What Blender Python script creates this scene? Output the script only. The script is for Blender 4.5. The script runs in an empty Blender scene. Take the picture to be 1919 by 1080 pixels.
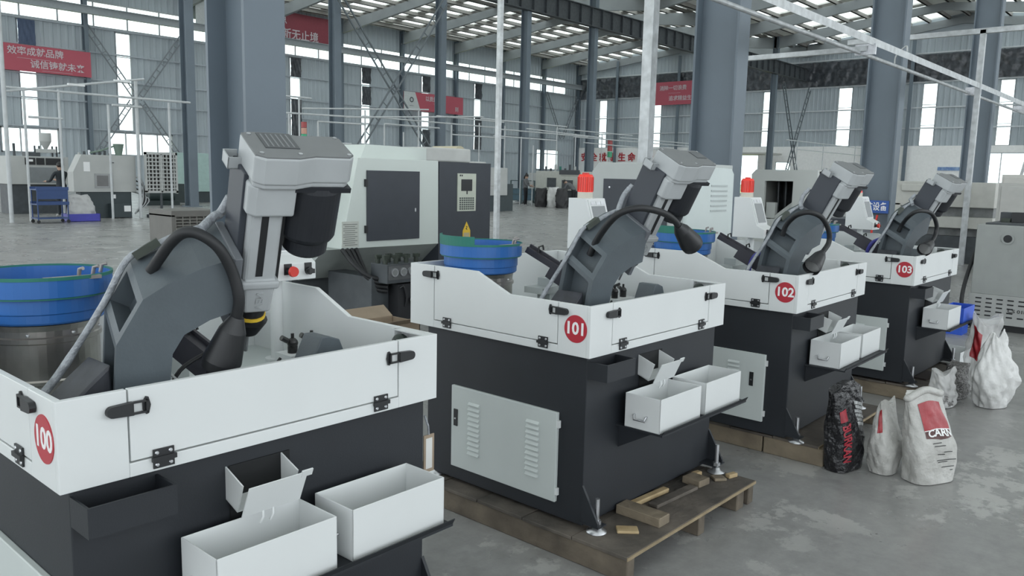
import bpy, bmesh, math, random
from mathutils import Vector, Matrix
random.seed(7)
S = bpy.context.scene
COL = S.collection

# ------------------------------------------------------------------ camera, world, exposure
cam_d = bpy.data.cameras.new('camera')
cam_d.sensor_width = 36.0
cam_d.lens = 1511.26 / 1919 * 36.0
cam_d.clip_end = 600
cam = bpy.data.objects.new('camera', cam_d)
FW = Vector((0.74208327, 0.6557705, -0.13884329)); RT = Vector((0.66438174, -0.74705309, 0.02255201)); UP = Vector((0.08893436, 0.10898042, 0.99005755))
cam.matrix_world = Matrix(((RT.x, UP.x, -FW.x, 0), (RT.y, UP.y, -FW.y, 0), (RT.z, UP.z, -FW.z, 1.60), (0, 0, 0, 1)))
COL.objects.link(cam)
S.camera = cam

W = bpy.data.worlds.new('world'); S.world = W; W.use_nodes = True
bg = W.node_tree.nodes['Background']
bg.inputs[0].default_value = (0.90, 0.96, 1.0, 1)
bg.inputs[1].default_value = 3.0
S.view_settings.view_transform = 'Standard'
S.view_settings.look = 'None'
S.view_settings.exposure = -0.2
S.view_settings.gamma = 1.0
S.view_settings.use_curve_mapping = False

# ------------------------------------------------------------------ materials
MATS = {}
def mat(name, col, rough=.5, metal=0., var=.06, scale=6., bump=0., bscale=40., col2=None, emit=None, estr=0., trans=0., coat=0.):
    if name in MATS: return MATS[name]
    m = bpy.data.materials.new(name); m.use_nodes = True
    nt = m.node_tree; b = nt.nodes['Principled BSDF']
    b.inputs['Roughness'].default_value = rough; b.inputs['Metallic'].default_value = metal
    b.inputs['Base Color'].default_value = (*col, 1)
    if coat: b.inputs['Coat Weight'].default_value = coat
    if trans: b.inputs['Transmission Weight'].default_value = trans
    tc = nt.nodes.new('ShaderNodeTexCoord')
    if var or col2:
        n = nt.nodes.new('ShaderNodeTexNoise'); n.inputs['Scale'].default_value = scale; n.inputs['Detail'].default_value = 4
        nt.links.new(tc.outputs['Object'], n.inputs['Vector'])
        r = nt.nodes.new('ShaderNodeValToRGB')
        r.color_ramp.elements[0].position = .3; r.color_ramp.elements[1].position = .7
        c2 = col2 if col2 else tuple(min(1, c * (1 + var)) for c in col)
        c1 = col if col2 else tuple(c * (1 - var) for c in col)
        r.color_ramp.elements[0].color = (*c1, 1); r.color_ramp.elements[1].color = (*c2, 1)
        nt.links.new(n.outputs['Fac'], r.inputs['Fac']); nt.links.new(r.outputs['Color'], b.inputs['Base Color'])
    if bump:
        n2 = nt.nodes.new('ShaderNodeTexNoise'); n2.inputs['Scale'].default_value = bscale; n2.inputs['Detail'].default_value = 3
        nt.links.new(tc.outputs['Object'], n2.inputs['Vector'])
        bp = nt.nodes.new('ShaderNodeBump'); bp.inputs['Strength'].default_value = bump; bp.inputs['Distance'].default_value = .02
        nt.links.new(n2.outputs['Fac'], bp.inputs['Height']); nt.links.new(bp.outputs['Normal'], b.inputs['Normal'])
    if emit:
        b.inputs['Emission Color'].default_value = (*emit, 1); b.inputs['Emission Strength'].default_value = estr
    MATS[name] = m
    return m

WHITE = mat('white_paint', (.66, .68, .68), .42, var=.02, scale=3)
OFFW = mat('machine_offwhite', (.58, .63, .60), .45, var=.02, scale=2)
CHAR = mat('charcoal_paint', (.015, .018, .023), .55, var=.1, scale=5, bump=.05, bscale=250)
DOORD = mat('dark_door_paint', (.038, .044, .056), .5, var=.06)
ARM = mat('arm_grey', (.080, .097, .110), .48, var=.1, scale=8, bump=.04, bscale=120)
HEADG = mat('head_light_grey', (.40, .42, .43), .42, var=.05, scale=10)
HEADT = mat('head_top_shaded', (.17, .178, .182), .55, var=.05, scale=10)  # lid darker than the head sides: weaker light on top painted in
BLACK = mat('black_plastic', (.014, .015, .017), .45, var=.1)
RUBB = mat('black_rubber', (.012, .013, .015), .55, var=.1)
MOTOR = mat('motor_black', (.013, .015, .02), .5, var=.1)
BLUE = mat('bowl_blue', (.020, .125, .40), .4, var=.08, scale=5)
GREEN = mat('bowl_green', (.015, .16, .12), .55, var=.1)
STEEL = mat('brushed_steel', (.50, .47, .44), .28, 1., var=.15, scale=14)
ZINC = mat('zinc_steel', (.55, .56, .58), .35, .9, var=.15, scale=25)
GALV = mat('galvanised', (.50, .52, .53), .45, .35, var=.18, scale=9)
REDB = mat('badge_red', (.42, .026, .042), .4, var=.03)
TXTW = mat('text_white', (.8, .8, .8), .5, var=0)
CLOTH = mat('grey_wrap', (.30, .32, .345), .35, var=.25, scale=30, bump=.5, bscale=60)
REDP = mat('red_plastic', (.62, .03, .02), .3, var=.05)
BEAC = mat('beacon_red', (.75, .045, .03), .25, var=.04, emit=(1, .08, .05), estr=.15)
PURP = mat('hose_blue', (.06, .06, .30), .4, var=.1)
OLIVE = mat('olive_dark', (.03, .04, .03), .5, var=.3, scale=30)
TRAYI = mat('tray_grey', (.50, .54, .53), .5, var=.04)
COLUMN = mat('column_blue_grey', (.135, .168, .20), .5, var=.1, scale=.8, bump=.02)
COLUMNL = mat('column_flange_grey', (.30, .335, .365), .5, var=.08, scale=.8)
DKSTEEL = mat('dark_steel', (.055, .063, .070), .55, var=.2)
BEAM = mat('beam_grey', (.26, .28, .29), .55, var=.12, scale=.5)  # grey lightened in place of haze under the roof
SHEET = mat('roof_sheet', (.78, .77, .74), .55, var=.10, scale=.35)
PURL = mat('purlin', (.30, .29, .27), .6, var=.1)  # lightened likewise, haze put into the colour
WALLM = mat('wall_sheet', (.42, .47, .505), .55, var=.06, scale=.3)  # sheet colour raised to stand in for haze in the far hall
WALLW = mat('wall_white', (.90, .90, .89), .6, var=.04)
PLAST = mat('black_film', (.06, .066, .076), .22, var=.4, scale=2.5, bump=.9, bscale=3)
BANR = mat('banner_red', (.46, .09, .125), .55, var=.05, scale=.4)
WOOD = mat('pallet_wood', (.13, .105, .075), .8, var=0, col2=(.25, .205, .145), scale=5, bump=.3, bscale=30)
WOODD = mat('dirty_board', (.045, .040, .035), .8, var=0, col2=(.14, .12, .10), scale=5, bump=.3, bscale=25)
WOODY = mat('fresh_wood', (.33, .235, .12), .75, var=0, col2=(.46, .35, .20), scale=14)
CARD = mat('cardboard', (.30, .235, .17), .8, var=.1)
YEL = mat('yellow', (.75, .5, .04), .5, var=.03)
GLASSY = mat('dark_glass', (.03, .035, .04), .12, var=.1)
SCREEN = mat('screen_grey', (.22, .235, .245), .25, var=.05)

def glass_mat():
    m = bpy.data.materials.new('window_glass'); m.use_nodes = True; nt = m.node_tree
    for n in list(nt.nodes): nt.nodes.remove(n)
    o = nt.nodes.new('ShaderNodeOutputMaterial'); mx = nt.nodes.new('ShaderNodeMixShader')
    t = nt.nodes.new('ShaderNodeBsdfTransparent'); t.inputs[0].default_value = (.93, .97, .96, 1)
    g = nt.nodes.new('ShaderNodeBsdfGlossy'); g.inputs['Roughness'].default_value = .08
    mx.inputs[0].default_value = .06
    nt.links.new(t.outputs[0], mx.inputs[1]); nt.links.new(g.outputs[0], mx.inputs[2]); nt.links.new(mx.outputs[0], o.inputs[0])
    return m
GLASS = glass_mat()
def film_mat(name, col, fac):
    m = bpy.data.materials.new(name); m.use_nodes = True; nt = m.node_tree
    b = nt.nodes['Principled BSDF']; b.inputs['Base Color'].default_value = (*col, 1); b.inputs['Roughness'].default_value = .25
    o = nt.nodes['Material Output']; mx = nt.nodes.new('ShaderNodeMixShader'); t = nt.nodes.new('ShaderNodeBsdfTransparent')
    tc = nt.nodes.new('ShaderNodeTexCoord'); n = nt.nodes.new('ShaderNodeTexNoise'); n.inputs['Scale'].default_value = 9
    mp = nt.nodes.new('ShaderNodeMapRange'); mp.inputs['To Min'].default_value = fac - .2; mp.inputs['To Max'].default_value = fac + .2
    nt.links.new(tc.outputs['Object'], n.inputs['Vector']); nt.links.new(n.outputs['Fac'], mp.inputs['Value']); nt.links.new(mp.outputs[0], mx.inputs[0])
    nt.links.new(t.outputs[0], mx.inputs[1]); nt.links.new(b.outputs[0], mx.inputs[2]); nt.links.new(mx.outputs[0], o.inputs[0])
    return m
FILM = film_mat('clear_film', (.72, .72, .71), .45)

def floor_mat():
    m = bpy.data.materials.new('concrete_floor'); m.use_nodes = True; nt = m.node_tree; b = nt.nodes['Principled BSDF']
    tc = nt.nodes.new('ShaderNodeTexCoord')
    def noise(sc, det, rough=.6):
        n = nt.nodes.new('ShaderNodeTexNoise'); n.inputs['Scale'].default_value = sc; n.inputs['Detail'].default_value = det; n.inputs['Roughness'].default_value = rough
        nt.links.new(tc.outputs['Object'], n.inputs['Vector']); return n
    def ramp(src, stops):
        r = nt.nodes.new('ShaderNodeValToRGB'); e = r.color_ramp.elements
        e[0].position, e[0].color = stops[0][0], (*stops[0][1], 1); e[1].position, e[1].color = stops[-1][0], (*stops[-1][1], 1)
        for p, c in stops[1:-1]:
            x = e.new(p); x.color = (*c, 1)
        nt.links.new(src, r.inputs['Fac']); return r
    def mix(f, a, c, typ='MIX'):
        x = nt.nodes.new('ShaderNodeMix'); x.data_type = 'RGBA'; x.blend_type = typ
        if isinstance(f, float): x.inputs[0].default_value = f
        else: nt.links.new(f, x.inputs[0])
        nt.links.new(a, x.inputs[6]); nt.links.new(c, x.inputs[7]); return x.outputs[2]
    base = ramp(noise(.7, 6).outputs['Fac'], [(.25, (.225, .223, .22)), (.5, (.28, .278, .272)), (.75, (.335, .332, .325))])
    fine = ramp(noise(9, 8, .75).outputs['Fac'], [(.3, (.72, .72, .72)), (.7, (1.12, 1.12, 1.12))])
    c = mix(.8, base.outputs[0], fine.outputs[0], 'MULTIPLY')
    # chalky scuffs
    sc = ramp(noise(1.9, 12, .72).outputs['Fac'], [(.545, (0, 0, 0)), (.575, (.85, .85, .85))])
    lim = ramp(noise(.33, 3).outputs['Fac'], [(.43, (0, 0, 0)), (.56, (1, 1, 1))])
    msk = mix(1.0, sc.outputs[0], lim.outputs[0], 'MULTIPLY')
    white = nt.nodes.new('ShaderNodeRGB'); white.outputs[0].default_value = (.44, .435, .42, 1)
    c = mix(msk, c, white.outputs[0])
    st = ramp(noise(1.1, 5).outputs['Fac'], [(.30, (.55, .55, .56)), (.42, (1, 1, 1))])
    c = mix(.7, c, st.outputs[0], 'MULTIPLY')
    nt.links.new(c, b.inputs['Base Color'])
    rr = ramp(noise(1.7, 5).outputs['Fac'], [(.3, (.22, .22, .22)), (.7, (.42, .42, .42))])
    nt.links.new(rr.outputs[0], b.inputs['Roughness'])
    bp = nt.nodes.new('ShaderNodeBump'); bp.inputs['Strength'].default_value = .03; bp.inputs['Distance'].default_value = .01
    nt.links.new(noise(30, 6).outputs['Fac'], bp.inputs['Height']); nt.links.new(bp.outputs['Normal'], b.inputs['Normal'])
    return m
FLOORM = floor_mat()

# ------------------------------------------------------------------ geometry helpers
def V(*a): return Vector(a)
class MB:
    """collects shapes, then links them as ONE mesh object"""
    def __init__(s): s.v = []; s.f = []; s.sm = []; s.mi = []; s.cur = 0
    def add(s, vs, fs, smooth=False):
        o = len(s.v); s.v += [tuple(v) for v in vs]
        for f in fs: s.f.append([i + o for i in f]); s.sm.append(smooth); s.mi.append(s.cur)
        return s
    def mat(s, i): s.cur = i; return s
    def box(s, a, b, M=None):
        x0, y0, z0 = a; x1, y1, z1 = b
        vs = [V(x, y, z) for z in (z0, z1) for x, y in ((x0, y0), (x1, y0), (x1, y1), (x0, y1))]
        if M is not None: vs = [M @ v for v in vs]
        return s.add(vs, [(3, 2, 1, 0), (4, 5, 6, 7), (0, 1, 5, 4), (1, 2, 6, 5), (2, 3, 7, 6), (3, 0, 4, 7)])
    def prism(s, poly, d0, d1, ax=2, M=None):
        """poly in the two other axes (cyclic order), extruded along ax from d0 to d1"""
        n = len(poly)
        def P(p, d):
            q = [0, 0, 0]
            if ax == 2: q = [p[0], p[1], d]
            elif ax == 0: q = [d, p[0], p[1]]
            else: q = [p[0], d, p[1]]
            q = V(*q); return M @ q if M is not None else q
        vs = [P(p, d0) for p in poly] + [P(p, d1) for p in poly]
        fs = [tuple(range(n - 1, -1, -1)), tuple(range(n, 2 * n))] + [(i, (i + 1) % n, n + (i + 1) % n, n + i) for i in range(n)]
        return s.add(vs, fs)
    def cyl(s, p0, p1, r0, r1=None, n=16, cap=True, smooth=True):
        p0, p1 = V(*p0), V(*p1); r1 = r0 if r1 is None else r1
        d = (p1 - p0).normalized(); a = d.orthogonal().normalized(); b = d.cross(a)
        vs = []
        for p, r in ((p0, r0), (p1, r1)):
            for k in range(n):
                t = 2 * math.pi * k / n; vs.append(p + a * (r * math.cos(t)) + b * (r * math.sin(t)))
        s.add(vs, [(k, (k + 1) % n, n + (k + 1) % n, n + k) for k in range(n)], smooth)
        if cap: s.add(vs, [tuple(range(n - 1, -1, -1)), tuple(range(n, 2 * n))])
        return s
    def bar(s, p0, p1, w, h=None):
        """square bar between two points"""
        h = w if h is None else h
        p0, p1 = V(*p0), V(*p1); d = (p1 - p0).normalized()
        a = d.cross(V(0, 0, 1)); a = a.normalized() if a.length > 1e-4 else V(1, 0, 0); b = a.cross(d)
        vs = [p + a * (x * w / 2) + b * (y * h / 2) for p in (p0, p1) for x, y in ((-1, -1), (1, -1), (1, 1), (-1, 1))]
        return s.add(vs, [(3, 2, 1, 0), (4, 5, 6, 7), (0, 1, 5, 4), (1, 2, 6, 5), (2, 3, 7, 6), (3, 0, 4, 7)])
    def tube(s, pts, r, n=10, smooth=True, sub=1):
        pts = [V(*p) for p in pts]
        if sub > 1: pts = spline(pts, sub)
        rs = r if isinstance(r, (list, tuple)) else [r] * len(pts)
        if len(rs) != len(pts): rs = [rs[min(len(rs) - 1, int(i * len(rs) / len(pts)))] for i in range(len(pts))]
        ring = []; a = None
        for i, p in enumerate(pts):
            d = (pts[min(i + 1, len(pts) - 1)] - pts[max(i - 1, 0)]).normalized()
            if a is None: a = d.orthogonal().normalized()
            a = (a - d * a.dot(d)); a = a.normalized() if a.length > 1e-6 else d.orthogonal().normalized()
            b = d.cross(a)
            ring += [p + a * (rs[i] * math.cos(2 * math.pi * k / n)) + b * (rs[i] * math.sin(2 * math.pi * k / n)) for k in range(n)]
        m = len(pts)
        fs = [(i * n + k, i * n + (k + 1) % n, (i + 1) * n + (k + 1) % n, (i + 1) * n + k) for i in range(m - 1) for k in range(n)]
        s.add(ring, fs, smooth); s.add(ring, [tuple(range(n - 1, -1, -1)), tuple(range((m - 1) * n, m * n))])
        return s
    def lathe(s, prof, c=(0, 0, 0), n=40, smooth=False, M=None):
        """prof: list of (r, z)"""
        vs = []
        for r, z in prof:
            for k in range(n):
                t = 2 * math.pi * k / n; v = V(c[0] + r * math.cos(t), c[1] + r * math.sin(t), c[2] + z); vs.append(M @ v if M is not None else v)
        m = len(prof)
        return s.add(vs, [(i * n + k, i * n + (k + 1) % n, (i + 1) * n + (k + 1) % n, (i + 1) * n + k) for i in range(m - 1) for k in range(n)], smooth)
    def sph(s, c, r, n=12, m=8, sq=(1, 1, 1)):
        prof = []
        vs = []
        for i in range(m + 1):
            t = math.pi * i / m
            for k in range(n):
                p = 2 * math.pi * k / n
                vs.append(V(c[0] + r * sq[0] * math.sin(t) * math.cos(p), c[1] + r * sq[1] * math.sin(t) * math.sin(p), c[2] - r * sq[2] * math.cos(t)))
        return s.add(vs, [(i * n + k, i * n + (k + 1) % n, (i + 1) * n + (k + 1) % n, (i + 1) * n + k) for i in range(m) for k in range(n)], True)
    def build(s, name, m, parent=None, bev=0., seg=2, loc=None, rz=0.):
        me = bpy.data.meshes.new(name); me.from_pydata(s.v, [], s.f)
        ms = m if isinstance(m, (list, tuple)) else [m]
        for x in ms: me.materials.append(x)
        me.polygons.foreach_set('use_smooth', s.sm); me.polygons.foreach_set('material_index', s.mi); me.update()
        o = bpy.data.objects.new(name, me); COL.objects.link(o)
        if parent is not None: o.parent = parent
        if loc is not None: o.location = loc; o.rotation_euler.z = rz
        if bev:
            md = o.modifiers.new('bevel', 'BEVEL'); md.width = bev; md.segments = seg; md.limit_method = 'ANGLE'; md.angle_limit = math.radians(40)
        return o
def spline(pts, sub):
    out = []
    P = [pts[0] * 2 - pts[1]] + pts + [pts[-1] * 2 - pts[-2]]
    for i in range(1, len(P) - 2):
        for k in range(sub):
            t = k / sub; a, b, c, d = P[i - 1], P[i], P[i + 1], P[i + 2]
            out.append(.5 * ((2 * b) + (c - a) * t + (2 * a - 5 * b + 4 * c - d) * t * t + (3 * b - a - 3 * c + d) * t ** 3))
    out.append(pts[-1]); return out
def tag(o, label=None, cat=None, group=None, kind=None):
    if label: o['label'] = label
    if cat: o['category'] = cat
    if group: o['group'] = group
    if kind: o['kind'] = kind
    return o
def thing(name, label, cat, loc=(0, 0, 0), rz=0., group=None):
    o = bpy.data.objects.new(name, None); o.empty_display_size = .1; COL.objects.link(o)
    o.location = loc; o.rotation_euler.z = rz
    return tag(o, label, cat, group)
def frame(o, x, y, z):
    """4x4 with columns x,y,z axes at origin o"""
    x, y, z = V(*x), V(*y), V(*z)
    return Matrix(((x[0], y[0], z[0], o[0]), (x[1], y[1], z[1], o[1]), (x[2], y[2], z[2], o[2]), (0, 0, 0, 1)))
def text(name, body, size, m, M, parent=None, depth=.0015, sx=1., bold=0., align='CENTER', sp=1.):
    cu = bpy.data.curves.new(name, 'FONT'); cu.body = body; cu.size = size; cu.extrude = depth; cu.align_x = align; cu.align_y = 'CENTER'
    cu.offset = bold; cu.space_character = sp; cu.resolution_u = 3
    t = bpy.data.objects.new(name + '_src', cu); COL.objects.link(t)
    bpy.context.view_layer.update()
    me = bpy.data.meshes.new_from_object(t.evaluated_get(bpy.context.evaluated_depsgraph_get()))
    bpy.data.objects.remove(t); bpy.data.curves.remove(cu)
    me.name = name; me.transform(M @ Matrix.Diagonal((sx, 1, 1, 1))); me.materials.clear(); me.materials.append(m)
    o = bpy.data.objects.new(name, me); COL.objects.link(o)
    if parent is not None: o.parent = parent
    return o
def copy_tree(o, parent=None):
    c = o.copy(); COL.objects.link(c); c.parent = parent
    for ch in list(o.children): copy_tree(ch, c)
    return c
FX = lambda o: frame(o, (0, -1, 0), (0, 0, 1), (-1, 0, 0))    # text plane facing -X
FY = lambda o: frame(o, (1, 0, 0), (0, 0, 1), (0, -1, 0))     # text plane facing -Y
# ------------------------------------------------------------------ the hall
XG, YW = 79.0, 60.0                      # gable wall, long wall
def struct(o): o['kind'] = 'structure'; return o
struct(MB().box((-40, -40, -.3), (XG + .3, YW + .3, 0)).build('floor', FLOORM))
struct(MB().box((XG + .35, -200, -.4), (300, 300, -.1)).box((-200, YW + .35, -.4), (XG + .3, 300, -.1)).build('ground', mat('grass', (.30, .32, .12), .9, col2=(.48, .46, .22), scale=.2)))

def corr(mb, x0, x1, z0, z1, at, pitch=.42, d=.05, axis='x'):
    """ribbed sheet between x0..x1, z0..z1 in the plane 'at'"""
    n = max(1, int((x1 - x0) / pitch)); p = (x1 - x0) / n; xs = []
    for i in range(n):
        a = x0 + i * p
        xs += [(a, 0), (a + p * .55, 0), (a + p * .66, d), (a + p * .89, d)]
    xs.append((x1, 0))
    vs = []
    for x, o in xs:
        for z in (z0, z1): vs.append(V(x, at - o, z) if axis == 'x' else V(at - o, x, z))
    fs = [(2 * i, 2 * i + 2, 2 * i + 3, 2 * i + 1) for i in range(len(xs) - 1)]
    mb.add(vs, fs)
def sheet_wall(name, u0, u1, zt, holes, at, axis, m, z0=0.):
    """wall with rectangular holes (ua, ub, za, zb); built column by column; zt: top height or function"""
    us = sorted(set([u0, u1] + [h[0] for h in holes] + [h[1] for h in holes])); us = [u for u in us if u0 <= u <= u1]
    mb = MB()
    for a, b in zip(us, us[1:]):
        if b - a < 1e-4: continue
        c = (a + b) / 2; hs = sorted([(h[2], h[3]) for h in holes if h[0] < c < h[1]]); z = z0
        for za, zb in hs + [(zt, zt)]:
            if za > z + 1e-3: corr(mb, a, b, z, za, at, axis=axis)
            z = max(z, zb)
    return mb.build(name, m)
# long wall: clerestory band, vertical strips, low windows
VS = [4.8, 11.9, 18.9, 25.1, 32.2, 39.2, 46.6, 53.9, 61.2, 68.4]
LOWW = [(10.5, 14.0), (17.6, 21.1), (24.4, 29.0)]
holes = [(3.0, 76.6, 11.05, 12.80)] + [(x, x + 1.06, 4.1, 10.9) for x in VS] + [(a, b, 2.35, 3.98) for a, b in LOWW] + [(71.5, 75.5, 2.3, 4.6)]
wb = struct(sheet_wall('wall_back', 2.0, XG, 14.75, holes, YW, 'x', WALLM))
mb = MB()
for z in (4.05, 5.9, 7.45, 9.3, 10.95): mb.box((2, YW - .16, z), (XG, YW - .055, z + .10))
mb.build('wall_girt', mat('girt_grey', (.42, .46, .50), .5), wb)
wn = 0
def window(rects, at, axis, fr=.07, label=None):
    """one window thing: frame plus one pane per rectangle"""
    global wn; wn += 1
    mb = MB()
    def bx(a, b, za, zb, t0, t1):
        if axis == 'x': mb.box((a, at + t0, za), (b, at + t1, zb))
        else: mb.box((at + t0, a, za), (at + t1, b, zb))
    u0 = min(r[0] for r in rects); u1 = max(r[1] for r in rects); z0 = min(r[2] for r in rects); z1 = max(r[3] for r in rects)
    bx(u0, u1, z0, z0 + fr, -.06, .04); bx(u0, u1, z1 - fr, z1, -.06, .04); bx(u0, u0 + fr, z0, z1, -.06, .04); bx(u1 - fr, u1, z0, z1, -.06, .04)
    for r in rects:
        if r[0] > u0 + .01: bx(r[0] - fr / 2, r[0] + fr / 2, r[2], r[3], -.05, .03)
        if r[2] > z0 + .01: bx(r[0], r[1], r[2] - fr / 2, r[2] + fr / 2, -.05, .03)
    w = struct(mb.build('window_%d' % wn, mat('window_frame', (.42, .44, .46), .5)))
    if label: w['label'] = label
    for r in rects:
        p = MB(); c = (r[0] + r[1]) / 2
        if axis == 'x': p.box((r[0], at - .012, r[2]), (r[1], at + .012, r[3]))
        else: p.box((at - .012, r[0], r[2]), (at + .012, r[1], r[3]))
        p.build('pane', GLASS, w)
    return w
xs = [3.0 + i * 2.30 for i in range(33)]
window([(a, b, 11.05, 12.80) for a, b in zip(xs, xs[1:])], YW, 'x', .09)
COVER = {39.2: [(9.3, 10.9), (4.1, 7.5)], 46.6: [(9.45, 10.9), (7.55, 9.25)], 53.9: [(9.35, 10.9), (4.1, 5.8)], 61.2: [(9.3, 10.9), (4.1, 7.5)], 68.4: [(9.3, 10.9), (4.4, 7.0)], 18.9: [(9.25, 10.9)], 11.9: [(9.25, 10.9)]}
def crumple(mb, a, b, za, zb, at, axis, amp=.06, nx=10, nz=12):
    vs = []
    for j in range(nz + 1):
        for i in range(nx + 1):
            u = a + (b - a) * i / nx; z = za + (zb - za) * j / nz; o = amp * (math.sin(i * 2.1 + j * .8) * .5 + random.uniform(-.5, .5))
            vs.append(V(u, at + o, z) if axis == 'x' else V(at + o, u, z))
    mb.add(vs, [(j * (nx + 1) + i, j * (nx + 1) + i + 1, (j + 1) * (nx + 1) + i + 1, (j + 1) * (nx + 1) + i) for j in range(nz) for i in range(nx)], True)
for x in VS:
    w = window([(x, x + 1.06, 4.1, 5.85), (x, x + 1.06, 5.85, 7.5), (x, x + 1.06, 7.5, 9.25), (x, x + 1.06, 9.25, 10.9)], YW, 'x', .05)
    for za, zb in COVER.get(x, []):
        mb = MB(); crumple(mb, x + .02, x + 1.04, za + .05, zb, YW - .2, 'x')
        o = mb.build('plastic_cover', PLAST if x > 30 else mat('blue_cover', (.06, .09, .16), .5), w)
for a, b in LOWW:
    n = max(2, int((b - a) / 1.15)); d = (b - a) / n
    window([(a + i * d, a + (i + 1) * d, 2.35, 3.98) for i in range(n)], YW, 'x', .08)
window([(71.5, 73.5, 2.3, 4.6), (73.5, 75.5, 2.3, 4.6)], YW, 'x', .08)

# gable wall: windows, film band, white dado wall
GW = [(55.6, 56.7), (48.3, 49.3), (35.4, 36.5), (27.7, 29.0), (20.4, 21.6), (14.5, 15.6), (7.5, 8.6), (0.5, 1.6), (41.8, 42.9)]
GW = [g for g in GW if g[0] != 41.8]
gh = [(a, b, 5.0, 10.45) for a, b in GW] + [(36.6, 43.5, .2, 4.2), (23.2, 25.8, 2.55, 3.4), (33.2, 34.8, 2.6, 3.5), (12.0, 18.0, .2, 4.4)]
def gtop(y):
    if y > 32: return 14.75 + 1.0 * (1 - abs(y - 46) / 14)
    return 14.75 + 1.3 * (1 - min(1, abs(y - 18.7) / 13.7))
wr = struct(sheet_wall('wall_right', -24, YW, 14.75, [h for h in gh], XG, 'y', WALLM, 5.0))
mb = MB()
us = sorted(set([-24, YW] + [h[0] for h in gh] + [h[1] for h in gh]))
for a, b in zip(us, us[1:]):
    c = (a + b) / 2; z = 0
    for za, zb in sorted([(h[2], min(5.0, h[3])) for h in gh if h[0] < c < h[1] and h[2] < 5.0]) + [(5.0, 5.0)]:
        if za > z + .01: mb.box((XG - .12, a, z), (XG + .1, b, za))
        z = zb
mb.build('dado_wall', WALLW, wr)
mb = MB()
mb.prism([(32.2, 14.7), (YW, 14.7), (46, 15.9)], XG - .02, XG + .1, 0).prism([(5, 14.7), (32.2, 14.7), (18.7, 16.2)], XG - .02, XG + .1, 0).build('gable_infill', WALLM, wr)
mb = MB()
for z in (6.5, 8.3, 10.5, 13.0): mb.box((XG - .16, -24, z), (XG - .055, YW, z + .11))
mb.build('wall_girt', mat('girt_light', (.60, .63, .65), .5), wr)
for a, b in GW: window([(a, b, 5.0, 6.8), (a, b, 6.8, 8.6), (a, b, 8.6, 10.45)], XG, 'y', .05)
window([(23.2, 25.8, 2.55, 3.4)], XG, 'y', .06); window([(33.2, 34.8, 2.6, 3.5)], XG, 'y', .06)
window([(36.6, 38.9, .2, 4.2), (38.9, 41.2, .2, 4.2), (41.2, 43.5, .2, 4.2)], XG, 'y', .07)
window([(12.0, 15.0, .2, 4.4), (15.0, 18.0, .2, 4.4)], XG, 'y', .07)
mb = MB()
crumple(mb, 5, 59.5, 10.65, 12.9, XG - .28, 'y', .22, 190, 8)
mb.build('black_film_band', PLAST, wr)

# columns
def hcol(name, x, y, z1, dep, fl, label, m=COLUMN, m2=COLUMNL, tf=.03, ang=0.):
    mb = MB()
    mb.box((x - .012, y - dep / 2 + tf, 0), (x + .012, y + dep / 2 - tf, z1)).box((x - fl / 2, y + dep / 2 - tf, 0), (x + fl / 2, y + dep / 2, z1))
    t = thing(name, label, 'column', (x, y, 0))
    o = mb.build('web', m); o.parent = t; o.location = (-x, -y, 0)
    o = MB().box((-fl / 2, -dep / 2, 0), (fl / 2, -dep / 2 + tf, z1)).build('front_flange', m, t)
    MB().box((-fl / 2 - .1, -dep / 2 - .1, 0), (fl / 2 + .1, dep / 2 + .1, .03)).build('base_plate', m, t)
    return t
near = [(2.95, 'tall blue-grey steel column right behind machine 100'), (9.80, 'dark blue-grey steel column behind machine 102'),
        (16.4, 'blue-grey steel column carrying the blue fire equipment sign'), (24.0, 'blue-grey steel column with red extinguishers at its foot')]
for x, l in near: hcol('steel_column', x + (.04 if x < 3 else 0), 5.15 - (.05 if x < 3 else 0), 14.6, .50 if x < 3 else .62, .30, l)
BAY = [23.6, 30.5, 37.4, 44.3, 51.2, 58.1, 65.0, 71.9]
for i, x in enumerate([23.6, 30.4, 37.3, 44.0]):
    hcol('steel_column', x, 32.3, 14.5, .5, .36, ['slender steel column with the crossed lattice brace on its near side', 'slender steel column with the crossed lattice brace on its far side', 'steel column under the dark crane beam beside the wire cage', 'steel column under the dark crane beam before the red wall lettering'][i])
hcol('steel_column', 16.35, 32.3, 14.5, .5, .36, 'slender steel column seen just beside the tall blue-grey column')
for i, x in enumerate([51.0, 58.0, 65.0, 71.9]):
    hcol('steel_column', x, 32.3, 14.5, .5, .36, 'far steel column under the dark crane beam').__setitem__('group', 'far columns under the crane beam')
for x in [16.7, 23.0, 30.0, 37.3, 44.2, 51.2, 58.3, 65.3, 72.2, 78.7]:
    hcol('wall_column', x, YW - .35, 14.7, .45, .26, 'steel column standing against the long clerestory wall').__setitem__('group', 'columns along the long wall')
for y in [54.0, 46.0, 40.0, 26.0, 22.5, 12.5]:
    t = thing('gable_column', 'steel column standing against the far gable wall', 'column', (XG - .4, y, 0), 0, 'columns along the gable wall')
    MB().box((-.15, -.02, 0), (.15, .02, 14.7)).box((-.18, -.16, 0), (-.15, .16, 14.7)).build('post', COLUMN, t)

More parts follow.
